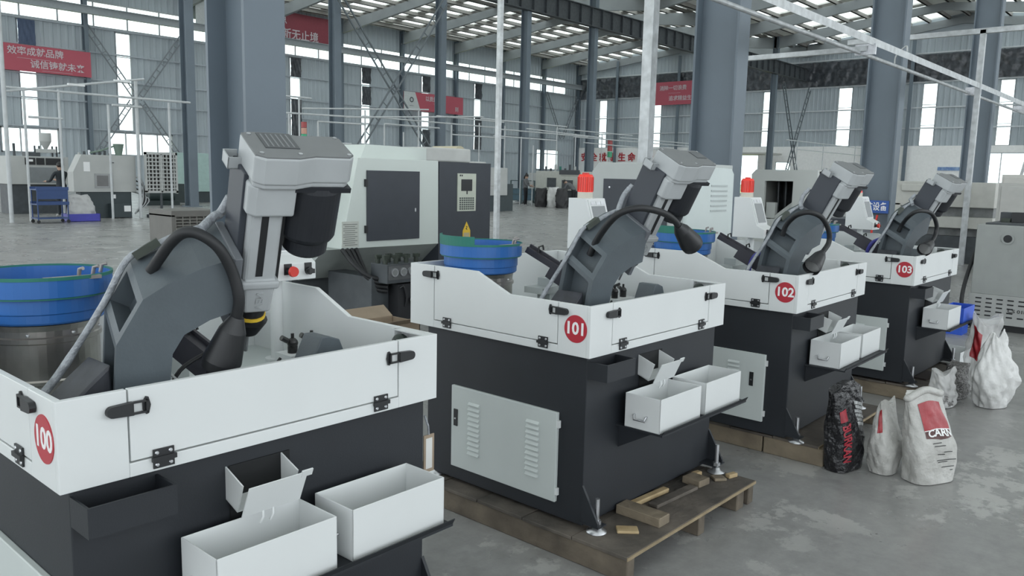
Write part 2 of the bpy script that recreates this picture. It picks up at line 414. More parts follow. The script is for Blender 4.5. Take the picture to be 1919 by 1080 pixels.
# roof: sheets, purlins, rafters
def roofz(y):
    if y >= 32.2: return 14.75 + 1.15 * (1 - abs(y - 46.1) / 13.9)
    if y >= 5.0: return 14.75 + 1.45 * (1 - abs(y - 18.7) / 13.6)
    return 14.75 + 1.45 * (1 - abs(y + 8.7) / 13.7)
X0 = -30.0
SKX = [x for c in [-24.6, -17.7, -10.8, -3.9, 3.0, 9.9, 16.8, 23.7, 30.6, 37.5, 44.4, 51.3, 58.2, 65.1, 72.0] for x in (c + 1.2, c + 4.6)]
SKW = 1.1
mb = MB(); sky_quads = []
def slab(x0, x1, a, b, t0=0., t1=.12, lst=None):
    vs = [V(x0, a, roofz(a + 1e-4) + t0), V(x1, a, roofz(a + 1e-4) + t0), V(x1, b, roofz(b - 1e-4) + t0), V(x0, b, roofz(b - 1e-4) + t0)]
    (lst or mb).add(vs + [v + V(0, 0, t1 - t0) for v in vs], [(0, 1, 2, 3), (7, 6, 5, 4), (0, 4, 5, 1), (1, 5, 6, 2), (2, 6, 7, 3), (3, 7, 4, 0)])
for a, b in ((32.2, 46.1), (46.1, YW), (5.0, 18.7), (18.7, 32.2), (-8.7, 5.0), (-22.4, -8.7)):
    a1, b1 = a + 1.6, b - 1.6
    slab(X0, XG, a, a1); slab(X0, XG, b1, b)
    x = X0
    for k in SKX:
        sw_ = 2.5 if a >= 5 else SKW
        slab(x, k, a1, b1); sky_quads.append((k, k + sw_, a1, b1)); x = k + sw_
    slab(x, XG, a1, b1)
ceil = struct(mb.build('ceiling', SHEET))
y = 6.0
while y < 59.8:
    z = roofz(y)
    MB().box((0, y - .05, z - .32), (XG, y + .05, z - .02)).box((0, y - .05, z - .32), (XG, y + .1, z - .29)).build('purlin', PURL, ceil)
    y += 1.55
for x in [2.9, 9.8, 16.7, 23.6, 30.5, 37.4, 44.3, 51.2, 58.1, 65.0, 71.9, 78.6]:
    for a, b in ((32.3, 46.1), (46.1, 59.7), (5.1, 18.7), (18.7, 32.2)):
        mb = MB(); za, zb = roofz(a + 1e-4) - .33, roofz(b - 1e-4) - .33
        hi = za < zb
        da, db = (.95, .55) if hi else (.55, .95)
        mb.prism([(a, za), (b, zb), (b, zb - db), (a, za - da)], x - .012, x + .012, 0)
        mb.prism([(a, za - da), (b, zb - db), (b, zb - db - .04), (a, za - da - .04)], x - .13, x + .13, 0)
        mb.build('rafter', BEAM, ceil)
# skylight strips: translucent sheets let into the roof
SKYM = bpy.data.materials.new('skylight_sheet'); SKYM.use_nodes = True
_n = SKYM.node_tree; _p = _n.nodes['Principled BSDF']; _p.inputs['Base Color'].default_value = (.7, .72, .7, 1); _p.inputs['Roughness'].default_value = .6
_m = _n.nodes.new('ShaderNodeMixShader'); _t = _n.nodes.new('ShaderNodeBsdfTransparent'); _t.inputs[0].default_value = (.95, .97, .95, 1); _m.inputs[0].default_value = .2
_n.links.new(_t.outputs[0], _m.inputs[1]); _n.links.new(_p.outputs[0], _m.inputs[2]); _n.links.new(_m.outputs[0], _n.nodes['Material Output'].inputs[0])
for q in sky_quads:
    o = MB(); slab(*q, .05, .06, o); o.build('skylight', SKYM, ceil)

# crane runway beams
def ibeam(name, x0, x1, y, z0, z1, w, label, m=BEAM, stiff=0):
    t = thing(name, label, 'crane beam', (x0, y, z0)); L = x1 - x0; h = z1 - z0
    MB().box((0, -.02, 0), (L, .02, h)).box((0, -w / 2, h - .05), (L, w / 2, h)).box((0, -w / 2, 0), (L, w / 2, .05)).build('beam', m, t)
    if stiff:
        mb = MB(); x = 1.0
        while x < L: mb.box((x - .02, -w / 2 + .02, .05), (x + .02, w / 2 - .02, h - .05)); x += stiff
        mb.build('stiffener', m, t)
    return t
ibeam('crane_runway_beam', 4, 78.5, YW - .95, 11.72, 12.25, .34, 'grey crane runway beam along the clerestory windows', m=mat('beam_wall', (.34, .37, .39), .5))
ibeam('crane_runway_beam', 33, 78.5, 32.0, 11.15, 12.35, .40, 'dark crane runway beam on the middle row of columns', m=DKSTEEL, stiff=1.15)

# ------------------------------------------------------------------ tapping machines
def lean_frame(ps, TH):
    """frame of the tilted spindle: x across, y forward, z along the spindle; swivels about the column"""
    ax = V(math.cos(ps), -math.sin(ps), 0); aw = V(-math.sin(ps) * math.cos(TH), -math.cos(ps) * math.cos(TH), -math.sin(TH)); as_ = V(-math.sin(ps) * math.sin(TH), -math.cos(ps) * math.sin(TH), math.cos(TH))
    o = V(.536, .052, 1.430) - ax * .5645 - aw * -.217 - as_ * .375
    return frame(o, ax, aw, as_)
def latch(mb, M):
    """toggle latch: handle, wire loop and keeper; local x along the panel, y up, z out"""
    n = 8
    hd = [(-.048 + .013 * math.cos(t), .0135 * math.sin(t)) for t in [math.pi / 2 + math.pi * k / n for k in range(n + 1)]] + [(.0, -.016), (.0, .016)]
    mb.prism(hd, .002, .016, 2, M)
    mb.box((.0, .011, .006), (.036, .016, .012), M).box((.0, -.016, .006), (.036, -.011, .012), M).box((.031, -.016, .006), (.036, .016, .012), M)
    mb.prism([(.026, -.010), (.034, -.022), (.040, -.020), (.045, 0), (.040, .020), (.034, .022), (.026, .010)], .0005, .005, 2, M)
def hinge(t, M):
    mb = MB().box((-.026, -.024, .0005), (.026, .024, .005), M).box((-.030, -.006, .003), (.030, .006, .011), M)
    o = mb.build('hinge', BLACK, t)
    s = MB()
    for x in (-.017, .017):
        for y in (-.015, .015): s.lathe([(0, .0075), (.004, .0072), (.0055, .005)], n=8, M=M @ Matrix.Translation((x, y, 0)))
    s.build('screw', ZINC, o)
WU, DV, ZT, ZB, ZL, ZS = 1.155, 1.098, 1.080, .8645, 1.163, .901
def machine(num, x, y, a, cfg):
    t = thing('tapping_machine', cfg['label'], 'machine', (x, y, 0), a)
    LF = lean_frame(math.radians(cfg['ps']), math.radians(cfg.get('th', 28)))
    # cabinet
    MB().box((.03, .03, .13), (1.125, 1.0, ZB)).build('cabinet', CHAR, t, .004)
    for cx in (.03, 1.125):
        MB().prism([(.03, .17), (.03, .31), (-.055, .165), (-.055, .150), (.03, .150)], cx - .006, cx + .006, 0).box((cx - (.01 if cx < .5 else .085), -.062, .146), (cx + (.05 if cx < .5 else .01), .035, .152)).build('foot_gusset', CHAR, t)
    for cx, cy in ((.055, -.030), (1.06, -.055), (.05, .95), (1.09, .95)):
        f = MB().cyl((cx, cy, .125), (cx, cy, .262), .010, n=12).cyl((cx, cy, .152), (cx, cy, .168), .019, n=6, smooth=False).build('leveling_stud', ZINC, t)
        MB().lathe([(0, 0), (.044, 0), (.044, .005), (.022, .014), (.018, .026), (.012, .03), (0, .03)], (cx, cy, .115), 18, True).build('foot_pad', ZINC, f)
    # access panel with louvres on the side face
    p = MB().box((.012, .167, .200), (.03, .812, .600)).build('access_panel', mat('panel_light', (.52, .56, .55), .45, var=.02), t, .003)
    cols = (.30, .66) if cfg['louv'] == 2 else (.36, .62)
    for cv in cols:
        for k in range(11):
            if 'louvre_mesh' not in MATS: MATS['louvre_mesh'] = MB().prism([(.012, 0), (.002, .002), (.012, .013)], -.036, .036, 1).build('louvre', mat('panel_light', (.52, .56, .55))); lo = MATS['louvre_mesh']
            else: lo = MATS['louvre_mesh'].copy(); COL.objects.link(lo)
            lo.parent = p; lo.location = (0, cv, .285 + k * .024)
    v0 = .78 if cfg['louv'] == 2 else .245
    k = MB().box((.008, v0 - .012, .405), (.012, v0 + .012, .487)).build('panel_lock', BLACK, p)
    MB().box((.005, v0 - .005, .438), (.008, v0 + .005, .445)).build('lock_barrel', ZINC, k)
    h = MB()
    for z in (.25, .55): h.box((.014, .155, z - .016), (.026, .168, z + .016))
    h.build('panel_hinge', WHITE, p)
    # collecting pocket under the tray overhang
    mb = MB()
    mb.box((.03, -.071, .772), (.235, -.065, .845)).box((.03, -.065, .772), (.036, .03, .845)).box((.229, -.065, .772), (.235, .03, .845)).box((.036, -.065, .772), (.229, .03, .778))
    mb.build('chip_pocket', CHAR, t)
    # black panel painted as the shade inside the outlet; tipping bucket
    MB().box((.425, .026, .66), (.61, .0305, .815)).build('outlet_shade_panel', mat('outlet_shade_black', (.006, .007, .008), .8), t)
    b = MB()
    Mx = Matrix.Translation((.50, .01, .765)) @ Matrix.Rotation(math.radians(20), 4, 'X')
    b.box((-.085, -.055, -.045), (.085, .06, -.040), Mx).box((-.085, -.055, -.045), (-.081, .06, .04), Mx).box((.081, -.055, -.045), (.085, .06, .04), Mx).box((-.085, .056, -.045), (.085, .06, .04), Mx)
    bk = b.build('tipping_bucket', WHITE, t)
    My = Matrix.Translation((.50, -.052, .700)) @ Matrix.Rotation(math.radians(24), 4, 'X')
    MB().box((-.088, -.003, .0), (.088, .0, .098), My).box((.070, -.004, .084), (.104, .001, .104), My).build('bucket_flap', WHITE, bk)
    for u in (.475, .505): MB().tube([(u, -.052, .703), (u - .003, -.058, .685), (u - .008, -.052, .668)], .004, 6).build('flap_prong', WHITE, bk)
    # shelf for the bins
    MB().box((.255, -.205, .522), (1.035, .03, .530)).prism([(-.205, .530), (-.215, .548), (-.211, .548), (-.200, .530)], .255, 1.035, 0).build('bin_shelf', CHAR, t)
    for u in (.28, .99): MB().prism([(.03, .42), (.03, .522), (-.15, .522)], u, u + .006, 0).build('shelf_bracket', CHAR, t)
    # tray
    T = .018; fl, fr, sr, sl, kl, ku = .158, .990, .169, .928, .449, .647; G = .0022
    MB().box((T, T, ZB + .001), (WU - T, DV - T, ZB + .012)).build('tray_floor', TRAYI, t)
    fp = MB()
    fp.box((0, 0, ZB), (fl - G, T, ZT)).box((fr + G, 0, ZB), (WU, T, ZT)).box((fl - G, 0, ZB), (fr + G, T, ZS - G))
    fp.build('front_panel', WHITE, t, .002)
    d = MB().box((fl + G, .001, ZS + G), (fr - G, T, ZT)).build('front_door', WHITE, t, .0015)
    sp = MB()
    sp.box((0, T, ZB), (T, sr - G, ZT)).prism([(sl + G, ZB), (DV, ZB), (DV, ZL), (sl + G, ZL)], 0, T, 0).box((0, sr - G, ZB), (T, sl + G, ZS - G))
    sp.build('side_panel', WHITE, t, .002)
    d2 = MB().prism([(sr + G, ZS + G), (sl - G, ZS + G), (sl - G, ZL), (ku, ZL), (kl, ZT), (sr + G, ZT)], .001, T, 0).build('side_door', WHITE, t, .0015)
    MB().prism([(T, ZB), (DV, ZB), (DV, ZL), (ku, ZL), (kl, ZT), (T, ZT)], WU - T, WU, 0).build('side_panel', WHITE, t, .002)
    MB().box((T, DV - T, ZB), (WU - T, DV, ZL)).build('back_panel', WHITE, t, .002)
    lips = MB()
    lips.box((WU - .05, T, ZT - .004), (WU - T, .16, ZT)).box((WU - .05, .155, ZB), (WU - T, .175, ZT))
    lips.build('tray_stiffener', WHITE, t)
    for (u, z, flip, par) in ((.165, 1.035, 1, d), (.985, 1.030, -1, d)):
        mb = MB(); latch(mb, frame((u, 0, z), (flip, 0, 0), (0, 0, 1), (0, -1, 0))); mb.build('latch', BLACK, par)
    for (v, z, flip, par) in ((.172, 1.045, -1, d2), (.935, 1.121, 1, d2)):
        mb = MB(); latch(mb, frame((0, v, z), (0, -flip, 0), (0, 0, 1), (-1, 0, 0))); mb.build('latch', BLACK, par)
    for u in (.237, .918): hinge(d, frame((u, 0, .896), (1, 0, 0), (0, 0, 1), (0, -1, 0)))
    for v in (.244, .835): hinge(d2, frame((0, v, .899), (0, -1, 0), (0, 0, 1), (-1, 0, 0)))
    bd = MB().lathe([(0, .0022), (.0575, .0022), (.058, 0)], n=40, M=frame((0, .074, .979), (0, -1, 0), (0, 0, 1), (-1, 0, 0))).build('number_badge', REDB, t)
    bd['label'] = 'round red badge with white digits %s' % num
    text('badge_digits', num, .071, TXTW, FX((-.0024, .074, .979)), bd, .0006, 1.0, .002)
    # bowl feeder
    bc = (.28, .89, 0)
    dr = MB().lathe([(0, .877), (.160, .877), (.160, .93), (.165, .935), (.165, .945), (.160, .95), (.160, 1.06), (.166, 1.064), (.166, 1.078), (.160, 1.082), (.160, 1.10), (.165, 1.118), (0, 1.118)], bc, 44).build('feeder_drum', STEEL, t)
    for k in range(8):
        a_ = k * .785 + .2
        for z in (.905, 1.09): MB().sph((bc[0] + .160 * math.cos(a_), bc[1] + .160 * math.sin(a_), z), .006, 8, 5).build('drum_bolt', ZINC, dr)
    bw = MB().lathe([(.0, 1.125), (.175, 1.122), (.180, 1.128), (.180, 1.152), (.184, 1.156), (.184, 1.200), (.204, 1.206), (.204, 1.262), (.199, 1.262), (.196, 1.215), (.0, 1.20)], bc, 56).build('feeder_bowl', BLUE, t)
    g = MB().lathe([(.199, 1.20), (.201, 1.268), (.206, 1.268), (.206, 1.258)], bc, 56)
    a0, a1, n = math.radians(120), math.radians(215), 16
    vs = []
    for k in range(n + 1):
        a_ = a0 + (a1 - a0) * k / n
        for r in (.200, .206):
            for z in (1.26, 1.305): vs.append(V(bc[0] + r * math.cos(a_), bc[1] + r * math.sin(a_), z))
    fs = []
    for k in range(n):
        o = 4 * k
        fs += [(o, o + 1, o + 5, o + 4), (o + 2, o + 6, o + 7, o + 3), (o + 1, o + 3, o + 7, o + 5)]
    fs += [(0, 2, 3, 1), (4 * n, 4 * n + 1, 4 * n + 3, 4 * n + 2)]
    g.add(vs, fs); g.build('bowl_liner', GREEN, bw)
    cl = MB()
    for a_ in (-1.25, -.9, -.5): 
        ca, sa = math.cos(a_), math.sin(a_)
        cl.tube([(bc[0] + .17 * ca, bc[1] + .17 * sa, 1.26), (bc[0] + .175 * ca, bc[1] + .175 * sa, 1.285), (bc[0] + .19 * ca, bc[1] + .19 * sa, 1.288)], .006, 6)
    cl.box((bc[0] - .05, bc[1] - .19, 1.255), (bc[0] + .11, bc[1] - .165, 1.266))
    cl.build('bowl_clip', mat('clip_grey', (.3, .28, .27), .4, .4), bw)
    # feed rail from the bowl to the spindle
    r0, r1 = V(.44, .72, 1.235), V(.56, .34, 1.03)
    rl = MB().bar(r0, r1, .045, .03).bar(r0 + V(.02, 0, .02), r1 + V(.02, 0, .02), .012, .012).bar(r0.lerp(r1, .3) + V(0, 0, -.04), r1 + V(0, .02, -.04), .05, .06).build('feed_rail', mat('rail_dark', (.04, .04, .05), .4, .3, var=.2), t)
    for f in (.15, .45, .75):
        p = r0.lerp(r1, f); MB().tube([p + V(0, 0, .01), p + V(.0, 0, .045), p + V(.018, -.01, .052), p + V(.022, -.012, .03)], .005, 6).build('rail_clamp', BLACK, rl)
    MB().box((.50, .62, .876), (.62, .70, 1.09)).box((.42, .60, 1.02), (.62, .72, 1.05)).build('rail_stand', TRAYI, t)
    # arm casting: outline in (x, s) lofted between a front and a back face
    prof = [(.195, -.195), (.345, -.195), (.338, .0), (.346, .085), (.375, .132), (.44, .165), (.512, .185), (.512, .322), (.42, .298), (.335, .262), (.278, .228), (.214, .12)]
    yf = lambda z: -.075 - .33 * z; yb = lambda z: yf(z) - .205
    n = len(prof); arm = MB(); F_ = [V(x_, yf(z_), z_) for x_, z_ in prof]; B_ = [V(x_, yb(z_), z_) for x_, z_ in prof]
    arm.add([LF @ v for v in F_ + B_], [tuple(range(n)), tuple(range(2 * n - 1, n - 1, -1))] + [(i, n + i, n + (i + 1) % n, (i + 1) % n) for i in range(n) if i not in (n - 1, n - 2)])
    pk = MB()
    for i in (n - 2, n - 1):                  # the two back faces carry cast pockets
        q = [F_[i], F_[(i + 1) % n], B_[(i + 1) % n], B_[i]]
        ew, el = .024 / (q[3] - q[0]).length, .022 / (q[1] - q[0]).length
        P_ = lambda a_, b_: (q[0].lerp(q[1], a_)).lerp(q[3].lerp(q[2], a_), b_)
        lo = .05 if i == n - 1 else el
        r_ = [P_(el, ew), P_(1 - lo, ew), P_(1 - lo, 1 - ew), P_(el, 1 - ew)]
        nr = (q[1] - q[0]).cross(q[3] - q[0]).normalized(); nr = nr if nr.x > 0 else -nr
        dp = [v + nr * .055 for v in r_]
        arm.add([LF @ v for v in q + r_], [(k, (k + 1) % 4, 4 + (k + 1) % 4, 4 + k) for k in range(4)])
        pk.add([LF @ v for v in r_ + dp], [(k, (k + 1) % 4, 4 + (k + 1) % 4, 4 + k) for k in range(4)] + [(4, 5, 6, 7)])
    ao = arm.build('arm_casting', ARM, t, 0)
    pk.build('casting_pocket', ARM, ao)
    MB().box((.12, .15, .876), (.40, .46, .893)).build('arm_base', ARM, ao, .004)
    fl_ = MB().box((.500, -.385, .09), (.522, -.168, .325), LF).build('arm_flange', mat('flange_grey', (.13, .14, .155), .5), ao, .003)
    bo = MB()
    for y_ in (-.34, -.19): bo.cyl(LF @ V(.500, y_, .30), LF @ V(.496, y_, .30), .006, n=10)
    bo.build('flange_bolt', BLACK, fl_)
    # head: slide, column, pulley cover, motor, chuck (the head slides along the spindle axis)
    LH = LF @ Matrix.Translation((0, 0, cfg['ds'])); Mh = LH @ Matrix(((1, 0, 0, 0), (0, 0, 1, 0), (0, 1, 0, 0), (0, 0, 0, 1)))
    MB().box((.522, -.37, .12), (.540, -.235, .56), LH).build('slide_plate', DOORD, t, .003)
    cmn = MB().box((.540, -.335, .24), (.632, -.212, .50), LH).build('spindle_column', HEADG, t, .012, 3)
    MB().box((.573, -.2135, .262), (.592, -.2105, .448), LH).build('column_slot', BLACK, cmn)
    MB().box((.632, -.325, .22), (.645, -.235, .47), LH).build('rear_slide', BLACK, cmn)
    cb = MB().prism([(.542, .255), (.632, .255), (.624, .145), (.55, .145)], -.335, -.205, 2, Mh).box((.534, -.34, .225), (.640, -.197, .250), LH).build('quill_collar', HEADG, t, .008, 3)
    text('collar_mark', 'VEN', .030, HEADG, LH @ frame((.588, -.2045, .185), (0, 0, 1), (1, 0, 0), (0, 1, 0)), cb, .002)
    ch = MB().cyl(LH @ V(.588, -.27, .145), LH @ V(.588, -.27, .085), .043, .040, 18).cyl(LH @ V(.588, -.27, .085), LH @ V(.588, -.27, .04), .052, .030, 18).build('tap_chuck', BLACK, t)
    MB().cyl(LH @ V(.588, -.27, .108), LH @ V(.588, -.27, .098), .0445, n=18).build('chuck_ring', YEL, ch)
    MB().cyl(LH @ V(.588, -.27, .04), LH @ V(.588, -.27, -.03), .006, n=8).build('tap', ZINC, ch)
    cover = [(.530, -.335), (.555, -.345), (.64, -.345), (.68, -.330), (.785, -.335), (.80, -.322), (.80, -.205), (.785, -.190), (.69, -.190), (.64, -.172), (.555, -.172), (.530, -.19)]
    hc = MB().prism(cover, .555, .630, 2, LH).prism([(.66 + (x_ - .66) * .965, -.262 + (y_ + .262) * .93) for x_, y_ in cover], .540, .557, 2, LH).build('pulley_cover', HEADG, t, .006, 3)
    MB().prism([(.66 + (x_ - .66) * .985, -.262 + (y_ + .262) * .97) for x_, y_ in cover], .628, .6325, 2, LH).build('cover_lid', HEADT, hc)
    MB().prism([(.528, -.205), (.528, -.345), (.548, -.36), (.652, -.36), (.652, -.190), (.548, -.190)], .455, .545, 2, LH).build('head_housing', HEADG, t, .008, 3)
    lb = cfg['lab']
    MB().box((lb[0], lb[2], .6325), (lb[1], lb[3], .6342), LH).build('rating_plate', mat('plate_dark', (.05, .055, .06), .35), hc)
    lt = MB()
    for k in range(6):
        x_ = lb[0] + .008 + (lb[1] - lb[0] - .016) * k / 5.5
        lt.box((x_, lb[2] + .008, .6342), (x_ + .004, lb[3] - .008, .6346), LH)
    tag(lt.build('plate_print', mat('plate_print', (.20, .21, .22), .5), hc), kind='stuff')
    for x_, y_ in ((.55, -.20), (.55, -.325), (.65, -.20), (.785, -.205), (.785, -.32)): MB().cyl(LH @ V(x_, y_, .6325), LH @ V(x_, y_, .6355), .006, n=8).build('cover_screw', ZINC, hc)
    MB().box((.495, -.352, .545), (.532, -.295, .548), LH).box((.495, -.352, .545), (.498, -.295, .578), LH).box((.495, -.352, .545), (.532, -.349, .578), LH).box((.495, -.298, .545), (.532, -.295, .578), LH).build('tool_cup', HEADG, hc)
    Lm = LH @ Matrix.Translation((.720, -.262, 0))
    mt = MB().lathe([(0, .315), (.052, .315), (.062, .325), (.062, .36), (.072, .368), (.078, .38), (.078, .52), (.074, .535), (0, .535)], n=36, M=Lm).box((.645, -.335, .528), (.80, -.190, .542), LH).build('motor', MOTOR, t)
    # wrapped cable bundle behind the arm
    MB().tube([LF @ V(.46, yb(.31) + .03, .325), LF @ V(.40, yb(.29) + .03, .307), LF @ V(.335, yb(.262) + .03, .278), LF @ V(.268, yb(.228) + .025, .242), LF @ V(.208, yb(.12) + .02, .125), V(.15, .38, 1.06), V(.09, .35, 1.01), V(.05, .33, .975)], [.009, .010, .009, .009, .011, .011], 8, sub=5).build('cable_bundle', CLOTH, t)
    hp = [LH @ V(.535, -.385, .42), LH @ V(.515, -.39, .37), LF @ V(.49, -.37, .345), LF @ V(.45, -.33, .33)]
    MB().tube(hp, .013, 8, sub=5).build('plastic_wrap', CLOTH, t)
    MB().bar(LF @ V(.285, yb(.24) + .03, .252), LF @ V(.345, yb(.262) + .03, .292), .03, .022).build('cable_clip', OLIVE, t)
    # gooseneck lamp
    L = cfg['lamp']
    gl = MB().tube(L[:-1], .0150, 10, sub=6).build('gooseneck', RUBB, t)
    e0, e1 = V(*L[-2]), V(*L[-1]); dd = (e1 - e0).normalized()
    hd = MB().cyl(e0 - dd * .01, e0 + dd * .03, .018, .036, 18).cyl(e0 + dd * .03, e0 + dd * .12, .036, .052, 18, cap=False).cyl(e0 + dd * .12, e0 + dd * .145, .052, .050, 18, cap=False)
    hd = hd.build('lamp_head', BLACK, gl)
    MB().cyl(e0 + dd * .105, e0 + dd * .12, .044, .046, 16).build('lamp_lens', mat('lens', (.35, .35, .35), .2, .5), hd)
    # control box on a post with screen and beacon
    MB().cyl((1.05, .735, .876), (1.05, .735, 1.20), .0235, n=18).lathe([(0, 0), (.045, 0), (.045, .012), (0, .012)], (1.05, .735, .876), 18).build('post', WHITE, t).location = (.0, .04, 0)
    prof = [(.60, 1.20), (.835, 1.20), (.835, 1.482), (.715, 1.482), (.655, 1.29), (.60, 1.262)]
    bx = MB().prism(prof, .958, 1.135, 0).build('control_box', WHITE, t, .003); bx.location = (.0, .04, 0)
    sl_ = V(0, .655 - .715, 1.29 - 1.482).normalized()
    Ms = frame((1.0465, .685, 1.386), (1, 0, 0), tuple(-sl_), tuple(V(1, 0, 0).cross(-sl_)))
    MB().box((-.078, -.092, -.001), (.078, .092, .005), Ms).build('screen_bezel', WHITE, bx)
    MB().box((-.062, -.085, .005), (.062, .055, .0062), Ms).build('screen', SCREEN, bx)
    MB().box((-.062, .062, .005), (-.025, .082, .0075), Ms).box((-.015, .062, .005), (.02, .082, .0075), Ms).box((.03, .062, .005), (.06, .082, .0075), Ms).build('screen_button', ZINC, bx)
    es = MB().box((.998, .598, 1.222), (1.03, .60, 1.262)).cyl((1.018, .60, 1.236), (1.018, .578, 1.236), .013, n=16).build('switch_body', BLACK, bx)
    MB().cyl((1.018, .582, 1.236), (1.018, .572, 1.236), .013, .020, 18).cyl((1.018, .572, 1.236), (1.018, .562, 1.236), .020, .018, 18).build('emergency_button', REDP, bx)
    MB().box((1.085, .597, 1.232), (1.115, .60, 1.262)).cyl((1.10, .60, 1.232), (1.10, .585, 1.232), .014, n=16).box((1.088, .572, 1.224), (1.112, .587, 1.240)).build('selector_switch', BLACK, bx)
    bs = MB().cyl((1.03, .775, 1.482), (1.03, .775, 1.515), .043, n=24).build('beacon_base', mat('beacon_base', (.55, .52, .45), .5), bx)
    if cfg.get('cone'):
        MB().lathe([(.042, 1.515), (.04, 1.525), (.012, 1.60), (0, 1.605)], (1.03, .775, 0), 24).build('beacon_lens', BEAC, bs)
    else:
        rb = MB().lathe([(.043, 1.515), (.043, 1.60), (.036, 1.612), (0, 1.615)], (1.03, .775, 0), 28)
        rb.build('beacon_lens', BEAC, bs)
        rb = MB()
        for k in range(20):
            a_ = k * math.pi / 10; rb.box((.0425, -.002, 1.52), (.0455, .002, 1.598), Matrix.Translation((1.03, .775, 0)) @ Matrix.Rotation(a_, 4, 'Z'))
        rb.cyl((1.03, .775, 1.613), (1.03, .775, 1.622), .02, n=12)
        rb.build('lens_rib', mat('beacon_rib', (.55, .03, .02), .3), bs)
    # work fixture, clamps and hoses inside the tray
    fx = MB().prism([(.78, .88), (1.02, .88), (.945, 1.055), (.905, 1.07), (.875, 1.07)], .24, .34, 1).box((.72, .20, .876), (1.06, .46, .90))
    fx.build('work_fixture', ARM, t, .004)
    vb = MB().box((.46, .20, .876), (.68, .46, .93)).box((.50, .24, .93), (.64, .40, .965)).cyl((.57, .18, .95), (.57, .10, .95), .022, n=14).cyl((.45, .14, .90), (.45, .14, .985), .03, n=14)
    vb.build('vise', DKSTEEL, t, .004)
    kn = MB().box((.93, .50, .93), (1.10, .60, .955)).box((.94, .52, .876), (.96, .58, .93)).box((1.07, .52, .876), (1.09, .58, .93)).build('valve_plate', WHITE, t)
    vk = MB()
    for u in (.97, 1.05):
        vk.cyl((u, .55, .955), (u, .55, .98), .018, n=12).sph((u, .55, .99), .02, 10, 6).cyl((u, .55, 1.0), (u, .55, 1.025), .006, n=8).cyl((u - .02, .55, 1.0), (u - .045, .55, 1.015), .010, n=8)
    vk.build('valve', mat('valve_dark', (.05, .05, .05), .3, .6, var=.3, scale=40), kn)
    MB().tube([(.47, .46, .90), (.45, .50, 1.02), (.44, .47, 1.12), (.48, .42, 1.16)], .014, 8, sub=5).build('coolant_hose', PURP, t)
    MB().tube([(.66, .40, .96), (.66, .42, 1.06), (.63, .38, 1.12)], .012, 8, sub=4).cyl((.66, .40, .90), (.66, .40, .97), .014, n=10).build('coolant_hose', PURP, t)
    MB().tube([(.33, .20, .90), (.40, .26, 1.02), (.50, .30, 1.06), (.57, .25, 1.10)], .006, 6, sub=5).tube([(.70, .30, .91), (.72, .42, .93), (.85, .50, .92), (.9, .52, .95)], .006, 6, sub=5).build('cable', RUBB, t)
    MB().tube([(.38, .12, .88), (.37, .16, .98), (.35, .2, 1.04)], .004, 6, sub=3).tube([(.42, .10, .88), (.40, .16, .98), (.36, .22, 1.05)], .004, 6, sub=3).build('white_wire', WHITE, t)
    MB().box((.68, .10, .876), (.76, .18, .94)).tube([(.69, .14, .94), (.70, .14, .975), (.73, .14, .985), (.75, .14, .94)], .006, 6, sub=3).cyl((.66, .08, .90), (.66, .16, .90), .018, n=10).build('clamp', OLIVE, t)
    MB().tube([(.05, .42, 1.0), (.09, .36, .99), (.16, .33, .985)], .012, 8).sph((.05, .30, 1.02), .02, 8, 6).sph((.08, .27, 1.0), .022, 8, 6).sph((.04, .26, .99), .018, 8, 6).cyl((.06, .28, .88), (.06, .28, 1.0), .02, n=8).build('fitting_cluster', OLIVE, t)
    MB().prism([(.05, .876), (.20, .876), (.20, 1.10), (.14, 1.05), (.05, .965)], .19, .33, 1).build('gear_housing', mat('housing_dark', (.03, .032, .04), .5, var=.3, scale=20), t, .006)
    MB().sph((1.10, .12, 1.04), .03, 12, 8).cyl((1.10, .12, .88), (1.10, .12, 1.03), .012, n=10).build('ball_handle', mat('green_black', (.015, .025, .02), .35), t)
    return t
LAMP = {
    '100': [(.315, .20, 1.33), (.327, .17, 1.367), (.338, .13, 1.408), (.354, .09, 1.436), (.381, .06, 1.432), (.42, .04, 1.397), (.456, .04, 1.332), (.473, .04, 1.26), (.475, .06, 1.20), (.452, .105, 1.075)],
    '101': [(.278, .22, 1.257), (.272, .18, 1.325), (.245, .1, 1.406), (.249, .04, 1.454), (.298, -.02, 1.474), (.437, -.04, 1.454), (.522, -.05, 1.421), (.571, -.05, 1.388), (.686, -.06, 1.3)],
    '102': [(.26, .22, 1.28), (.248, .2, 1.334), (.222, .16, 1.378), (.178, .1, 1.413), (.193, .04, 1.427), (.273, .0, 1.397), (.343, -.02, 1.322), (.359, -.02, 1.25), (.288, -.01, 1.19), (.181, .0, 1.119)],
    '103': [(.271, .22, 1.24), (.25, .19, 1.30), (.16, .12, 1.366), (.165, .06, 1.405), (.332, .02, 1.386), (.422, .0, 1.304), (.421, .0, 1.224), (.329, .0, 1.167), (.18, .01, 1.114)],
}
machine('100', .6261, 1.8907, .0042, dict(louv=2, label='tapping machine with badge 100, its gooseneck lamp hanging straight down in front of the arm', lamp=LAMP['100'], ps=15, th=24, ds=-0.02, lab=(.57, .66, -.335, -.235)))
machine('101', 2.6169, 1.8843, -.0024, dict(louv=2, label='tapping machine with badge 101 standing on a pallet strewn with wood offcuts', lamp=LAMP['101'], ps=9, ds=0.02, lab=(.72, .785, -.315, -.255)))
machine('102', 4.3928, 1.7533, .0107, dict(louv=1, label='tapping machine with badge 102 beside the black sack and two white sacks', lamp=LAMP['102'], ps=9, ds=0.012, lab=(.72, .785, -.315, -.255)))
